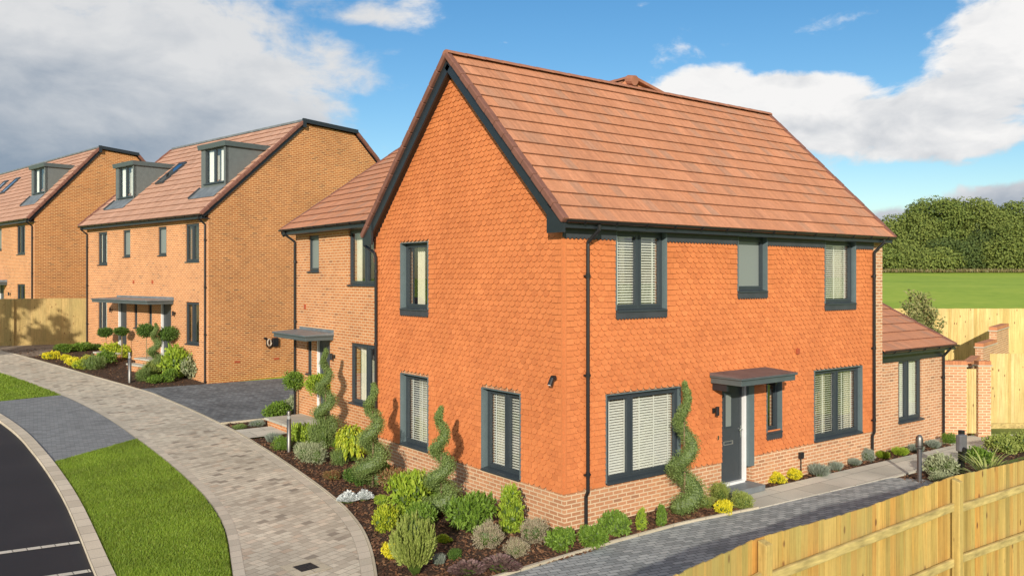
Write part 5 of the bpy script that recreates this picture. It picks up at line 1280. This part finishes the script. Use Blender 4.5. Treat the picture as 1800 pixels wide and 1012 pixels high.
# far wood and rough grass at its foot
mb = MB(); r = random.Random(33)
def crownblob(cx, cy, bz, rad_, hh, nb=95):
    f0 = len(mb.mi); kind = r.choice((0,0,2,3))
    core(mb, (cx,cy,bz+hh*.42), rad_*.62, rad_*.62, hh*.36, 14, 10, r=r)
    for i in range(nb):
        d = rdir(r)
        if d.x*SA + d.y*CA > .45: continue
        zz = r.random()**.8; wd = math.sqrt(max(.05, 1-(max(0, zz-.25)/.80)**2)); q = r.uniform(.9,2.0)
        hl = math.hypot(d.x, d.y) + .01; p = Vector((cx + d.x/hl*rad_*wd*.85, cy + d.y/hl*rad_*wd*.85, bz + .3 + (hh-1.2)*zz))
        for _ in range(int(92*q)):
            e = rdir(r); e.z = e.z*.8+.15; s_ = p + Vector((e.x*q, e.y*q, e.z*q*.7))*r.uniform(.8,1.08)
            if s_.z < bz: continue
            mb.leaf(s_, (e.cross(rdir(r))+e*.35).normalized(), (e+rdir(r)*.35).normalized(), r.uniform(.2,.42), r.uniform(.16,.3), .15)
    for i in range(f0, len(mb.mi)):
        if mb.mi[i] == 0: mb.mi[i] = kind
tops = [(1330,455),(1500,415),(1560,388),(1600,370),(1640,358),(1670,356),(1700,352),(1725,362),(1760,355),(1800,352),(2100,350)]
for i in range(24):
    u = 1330 + i*31; k = r.uniform(114,121); x, y = AT(u, k); tb = T(x,y)
    hh = (HZ-lerp(u, tops))*k/FPX + CZ - tb - r.choice((2.6,3.6,4.8,5.6)); crownblob(x, y, tb-.3, r.uniform(2.6,3.8), max(3.5,hh), 80)
for i, (u, dz) in enumerate([(1345,0),(1420,.4),(1490,0),(1548,1.2),(1598,.6),(1645,-.7),(1704,-.2),(1752,.9),(1795,.0),(1848,.8),(1900,0),(1965,.5),(2030,0)]):
    k = r.uniform(123,129); x, y = AT(u, k); tb = T(x,y); crownblob(x, y, tb, r.uniform(4.2,5.6), (HZ-lerp(u, tops))*k/FPX + CZ - tb - dz, 190)
tag(mb.build('wood', ['leaf_wood','core_dark','leaf_wood_dark','leaf_wood_warm']), 'dense green wood along the far edge of the field', 'wood', kind='stuff')
mb = MB()
for _ in range(9000):
    u = r.uniform(1450,2100); k = r.uniform(110,116); x, y = AT(u, k); p = Vector((x,y,T(x,y)))
    mb.leaf(p, (Vector((0,0,1))+rdir(r)*.5).normalized(), rdir(r), r.uniform(.25,.6), .14, .1)
tag(mb.build('rough_grass', 'dry_grass'), 'strip of rough dry grass at the foot of the far wood', 'grass', kind='stuff')
# roadside tree beyond the left edge of the view; its shade falls on the old fence
def roadtree(x, y, zc, rr, n, seed):
    r = random.Random(seed); o = thing('roadside_tree', 'roadside tree beyond the left edge whose shadow falls on the old fence', 'tree', (x,y,T(x,y))); tz = T(x,y)
    mb = MB(); mb.tube([(0,0,-.1),(.1,0,zc*.4),(0,.1,zc-tz)], [.16,.12,.06], 10); fol = MB()
    for i in range(n):
        d = rdir(r); p = Vector((d.x*rr, d.y*rr, zc-tz+d.z*rr*.8))*1.0; mb.tube([(0,0,zc*.5), p], [.04,.01], 5)
        for _ in range(90): 
            e = rdir(r); fol.leaf(p+e*.5*r.random(), rdir(r), rdir(r), .28, .17)
    mb.build('trunk', 'bark', o, smooth=True); fol.build('crown', 'leaf_green', o)
roadtree(-16.4, 20.5, 7.3, 2.2, 58, 4)

# ------------------------------------------------------------------ sky, sun, camera
w = bpy.data.worlds.new('World'); SC.world = w; w.use_nodes = True; t = NT(w.node_tree); nt = w.node_tree
for nd in list(nt.nodes): nt.nodes.remove(nd)
SUN = Vector((-1.10,-1.14,.52)).normalized(); elev = math.asin(SUN.z); az = math.atan2(SUN.x, SUN.y)
sky = t.n('ShaderNodeTexSky'); sky.sky_type = 'NISHITA'; sky.sun_disc = False; sky.sun_elevation = elev; sky.sun_rotation = az; sky.air_density = 1.0; sky.dust_density = .4; sky.ozone_density = 2.0
dirv = t.n('ShaderNodeTexCoord').outputs['Generated']
sx = t.n('ShaderNodeSeparateXYZ'); t.l(dirv, sx.inputs[0]); X_, Y_, Z_ = sx.outputs
fw = t.m('ADD', t.m('MULTIPLY', X_, SA), t.m('MULTIPLY', Y_, CA)); rt = t.m('SUBTRACT', t.m('MULTIPLY', X_, CA), t.m('MULTIPLY', Y_, SA))
A_ = t.m('ARCTAN2', rt, fw); E_ = t.m('ARCSINE', Z_)
def ae(u, v): a = math.atan((u-900)/FPX); return a, math.atan((HZ-v)/math.hypot(FPX, u-900))
cv = t.n('ShaderNodeCombineXYZ'); t.l(A_, cv.inputs[0]); t.l(t.m('MULTIPLY', E_, 1.7), cv.inputs[1]); cvo = cv.outputs[0]
wn_ = t.n('ShaderNodeTexNoise'); wn_.inputs['Scale'].default_value = 5; wn_.inputs['Detail'].default_value = 3; t.l(cvo, wn_.inputs['Vector'])
wv = t.n('ShaderNodeVectorMath', operation='SCALE'); t.l(wn_.outputs['Color'], wv.inputs[0]); wv.inputs['Scale'].default_value = .09
wa = t.n('ShaderNodeVectorMath', operation='ADD'); t.l(cvo, wa.inputs[0]); t.l(wv.outputs[0], wa.inputs[1]); cvo = wa.outputs[0]
n1 = noise(t, mapv(t, cvo, loc=(3.1,1.7,0)), 4.6, 8, .52); n2 = noise(t, mapv(t, cvo, loc=(5.1,.7,2)), 15, 8, .62)
n1s = noise(t, mapv(t, cvo, loc=(3.1+.02,1.7-.035,0)), 4.6, 8, .52)
def blob(u, v, ru, rv, amp=1, tilt=0):
    a, e = ae(u, v); c_, s_ = math.cos(tilt), math.sin(tilt); dx = t.m('SUBTRACT', A_, a); dy = t.m('SUBTRACT', E_, e)
    px = t.m('ADD', t.m('MULTIPLY', dx, c_*FPX/ru), t.m('MULTIPLY', dy, s_*FPX/ru)); py = t.m('SUBTRACT', t.m('MULTIPLY', dy, c_*FPX/rv), t.m('MULTIPLY', dx, s_*FPX/rv))
    d = t.m('SQRT', t.m('ADD', t.m('MULTIPLY', px, px), t.m('MULTIPLY', py, py)))
    return t.m('MULTIPLY', t.m('SUBTRACT', 1, d, clamp=False), amp)
def mx(l):
    o = l[0]
    for q in l[1:]: o = t.m('MAXIMUM', o, q)
    return o
left = mx([blob(60,190,640,260,1.25), blob(330,150,330,130,1.0,-.3), blob(500,235,170,110,.9,-.55), blob(620,330,110,80,.8), blob(20,60,420,80,.9)])
right = mx([blob(1250,175,110,62,1.1), blob(1400,180,170,62,1.15), blob(1520,215,240,70,1.0), blob(1690,165,300,85,.85,.35), blob(1800,60,200,110,.95,.35), blob(1650,250,240,50,.7), blob(1800,350,200,40,.85), blob(1600,385,150,34,.7)])
wisps = mx([blob(900,75,90,9,.3), blob(610,30,120,22,.22), blob(1700,285,160,20,.3)])
away = t.m('MULTIPLY', t.m('SUBTRACT', t.m('ABSOLUTE', A_), 1.0), .35, clamp=True)
field = t.m('MAXIMUM', mx([left, right, wisps]), t.m('SUBTRACT', away, .05))
dens = t.m('ADD', t.m('MULTIPLY', field, 1.1), t.m('MULTIPLY', t.m('SUBTRACT', n1, .5), 1.5)); dens = t.m('ADD', dens, t.m('MULTIPLY', t.m('SUBTRACT', n2, .5), .95))
leftm = t.mr(A_, -.18, -.02, 1, 0, True)
a1 = t.mr(dens, .08, .50, 0, .96, True); a2 = t.mr(dens, .14, .42, 0, 1, True)
alpha = t.m('ADD', t.m('MULTIPLY', a1, leftm), t.m('MULTIPLY', a2, t.m('SUBTRACT', 1, leftm)))
lit = t.m('MULTIPLY', t.m('SUBTRACT', n1, n1s), 3.2)
# flat grey bases, bright shoulders
lowL = t.mr(t.m('ADD', t.m('ADD', E_, t.m('MULTIPLY', A_, .10)), t.m('MULTIPLY', t.m('SUBTRACT', n1, .5), .14)), .06, .23, .92, .06, True)
thin = t.mr(dens, .2, .75, .0, 1, True)
lowR = t.mr(t.m('ADD', t.m('ADD', E_, t.m('MULTIPLY', A_, -.10)), t.m('MULTIPLY', t.m('SUBTRACT', n1, .5), .10)), .065, .165, .45, .02, True)
gl = t.m('MULTIPLY', t.m('MULTIPLY', leftm, lowL), t.m('ADD', t.m('MULTIPLY', thin, .6), .4)); gr = t.m('MULTIPLY', t.m('SUBTRACT', 1, leftm), lowR)
greyness = t.m('SUBTRACT', t.m('ADD', gl, gr), t.m('MULTIPLY', lit, t.mr(A_, -.18, -.02, .55, .8)), clamp=True)
greyness = t.m('ADD', greyness, t.m('MULTIPLY', t.m('SUBTRACT', .5, n2), .55), clamp=True)
ccol = t.mix(greyness, t.mix(leftm, (1.08,1.07,1.06), (.88,.88,.88)), (.30,.375,.48))
bg1 = t.n('ShaderNodeBackground'); hs = t.n('ShaderNodeHueSaturation'); hs.inputs['Saturation'].default_value = 1.32; t.l(sky.outputs[0], hs.inputs['Color']); t.l(hs.outputs[0], bg1.inputs[0]); bg1.inputs[1].default_value = .13
bg2 = t.n('ShaderNodeBackground'); t.l(ccol, bg2.inputs[0]); bg2.inputs[1].default_value = .86
ms = t.n('ShaderNodeMixShader'); t.l(alpha, ms.inputs[0]); t.l(bg1.outputs[0], ms.inputs[1]); t.l(bg2.outputs[0], ms.inputs[2])
out = t.n('ShaderNodeOutputWorld'); t.l(ms.outputs[0], out.inputs[0])
sd = bpy.data.lights.new('sun', 'SUN'); sd.energy = 4.8; sd.angle = rad(.5); sd.color = (1,.915,.78); so = bpy.data.objects.new('sun', sd); COL.objects.link(so); so.rotation_euler = SUN.to_track_quat('Z', 'Y').to_euler()
cd = bpy.data.cameras.new('camera'); cam = bpy.data.objects.new('camera', cd); COL.objects.link(cam); SC.camera = cam
cd.sensor_width = 36; cd.lens = FPX/1800*36; cd.shift_y = -(506-HZ)/1800; cd.clip_end = 4000; cd.clip_start = .1
cam.location = (CX,CY,CZ); cam.rotation_euler = (rad(90),0,-YAW)
SC.render.engine = 'CYCLES'
SC.view_settings.view_transform = 'Standard'; SC.view_settings.look = 'None'; SC.view_settings.exposure = 0; SC.view_settings.gamma = 1
SC.cycles.max_bounces = 6; SC.cycles.transparent_max_bounces = 12
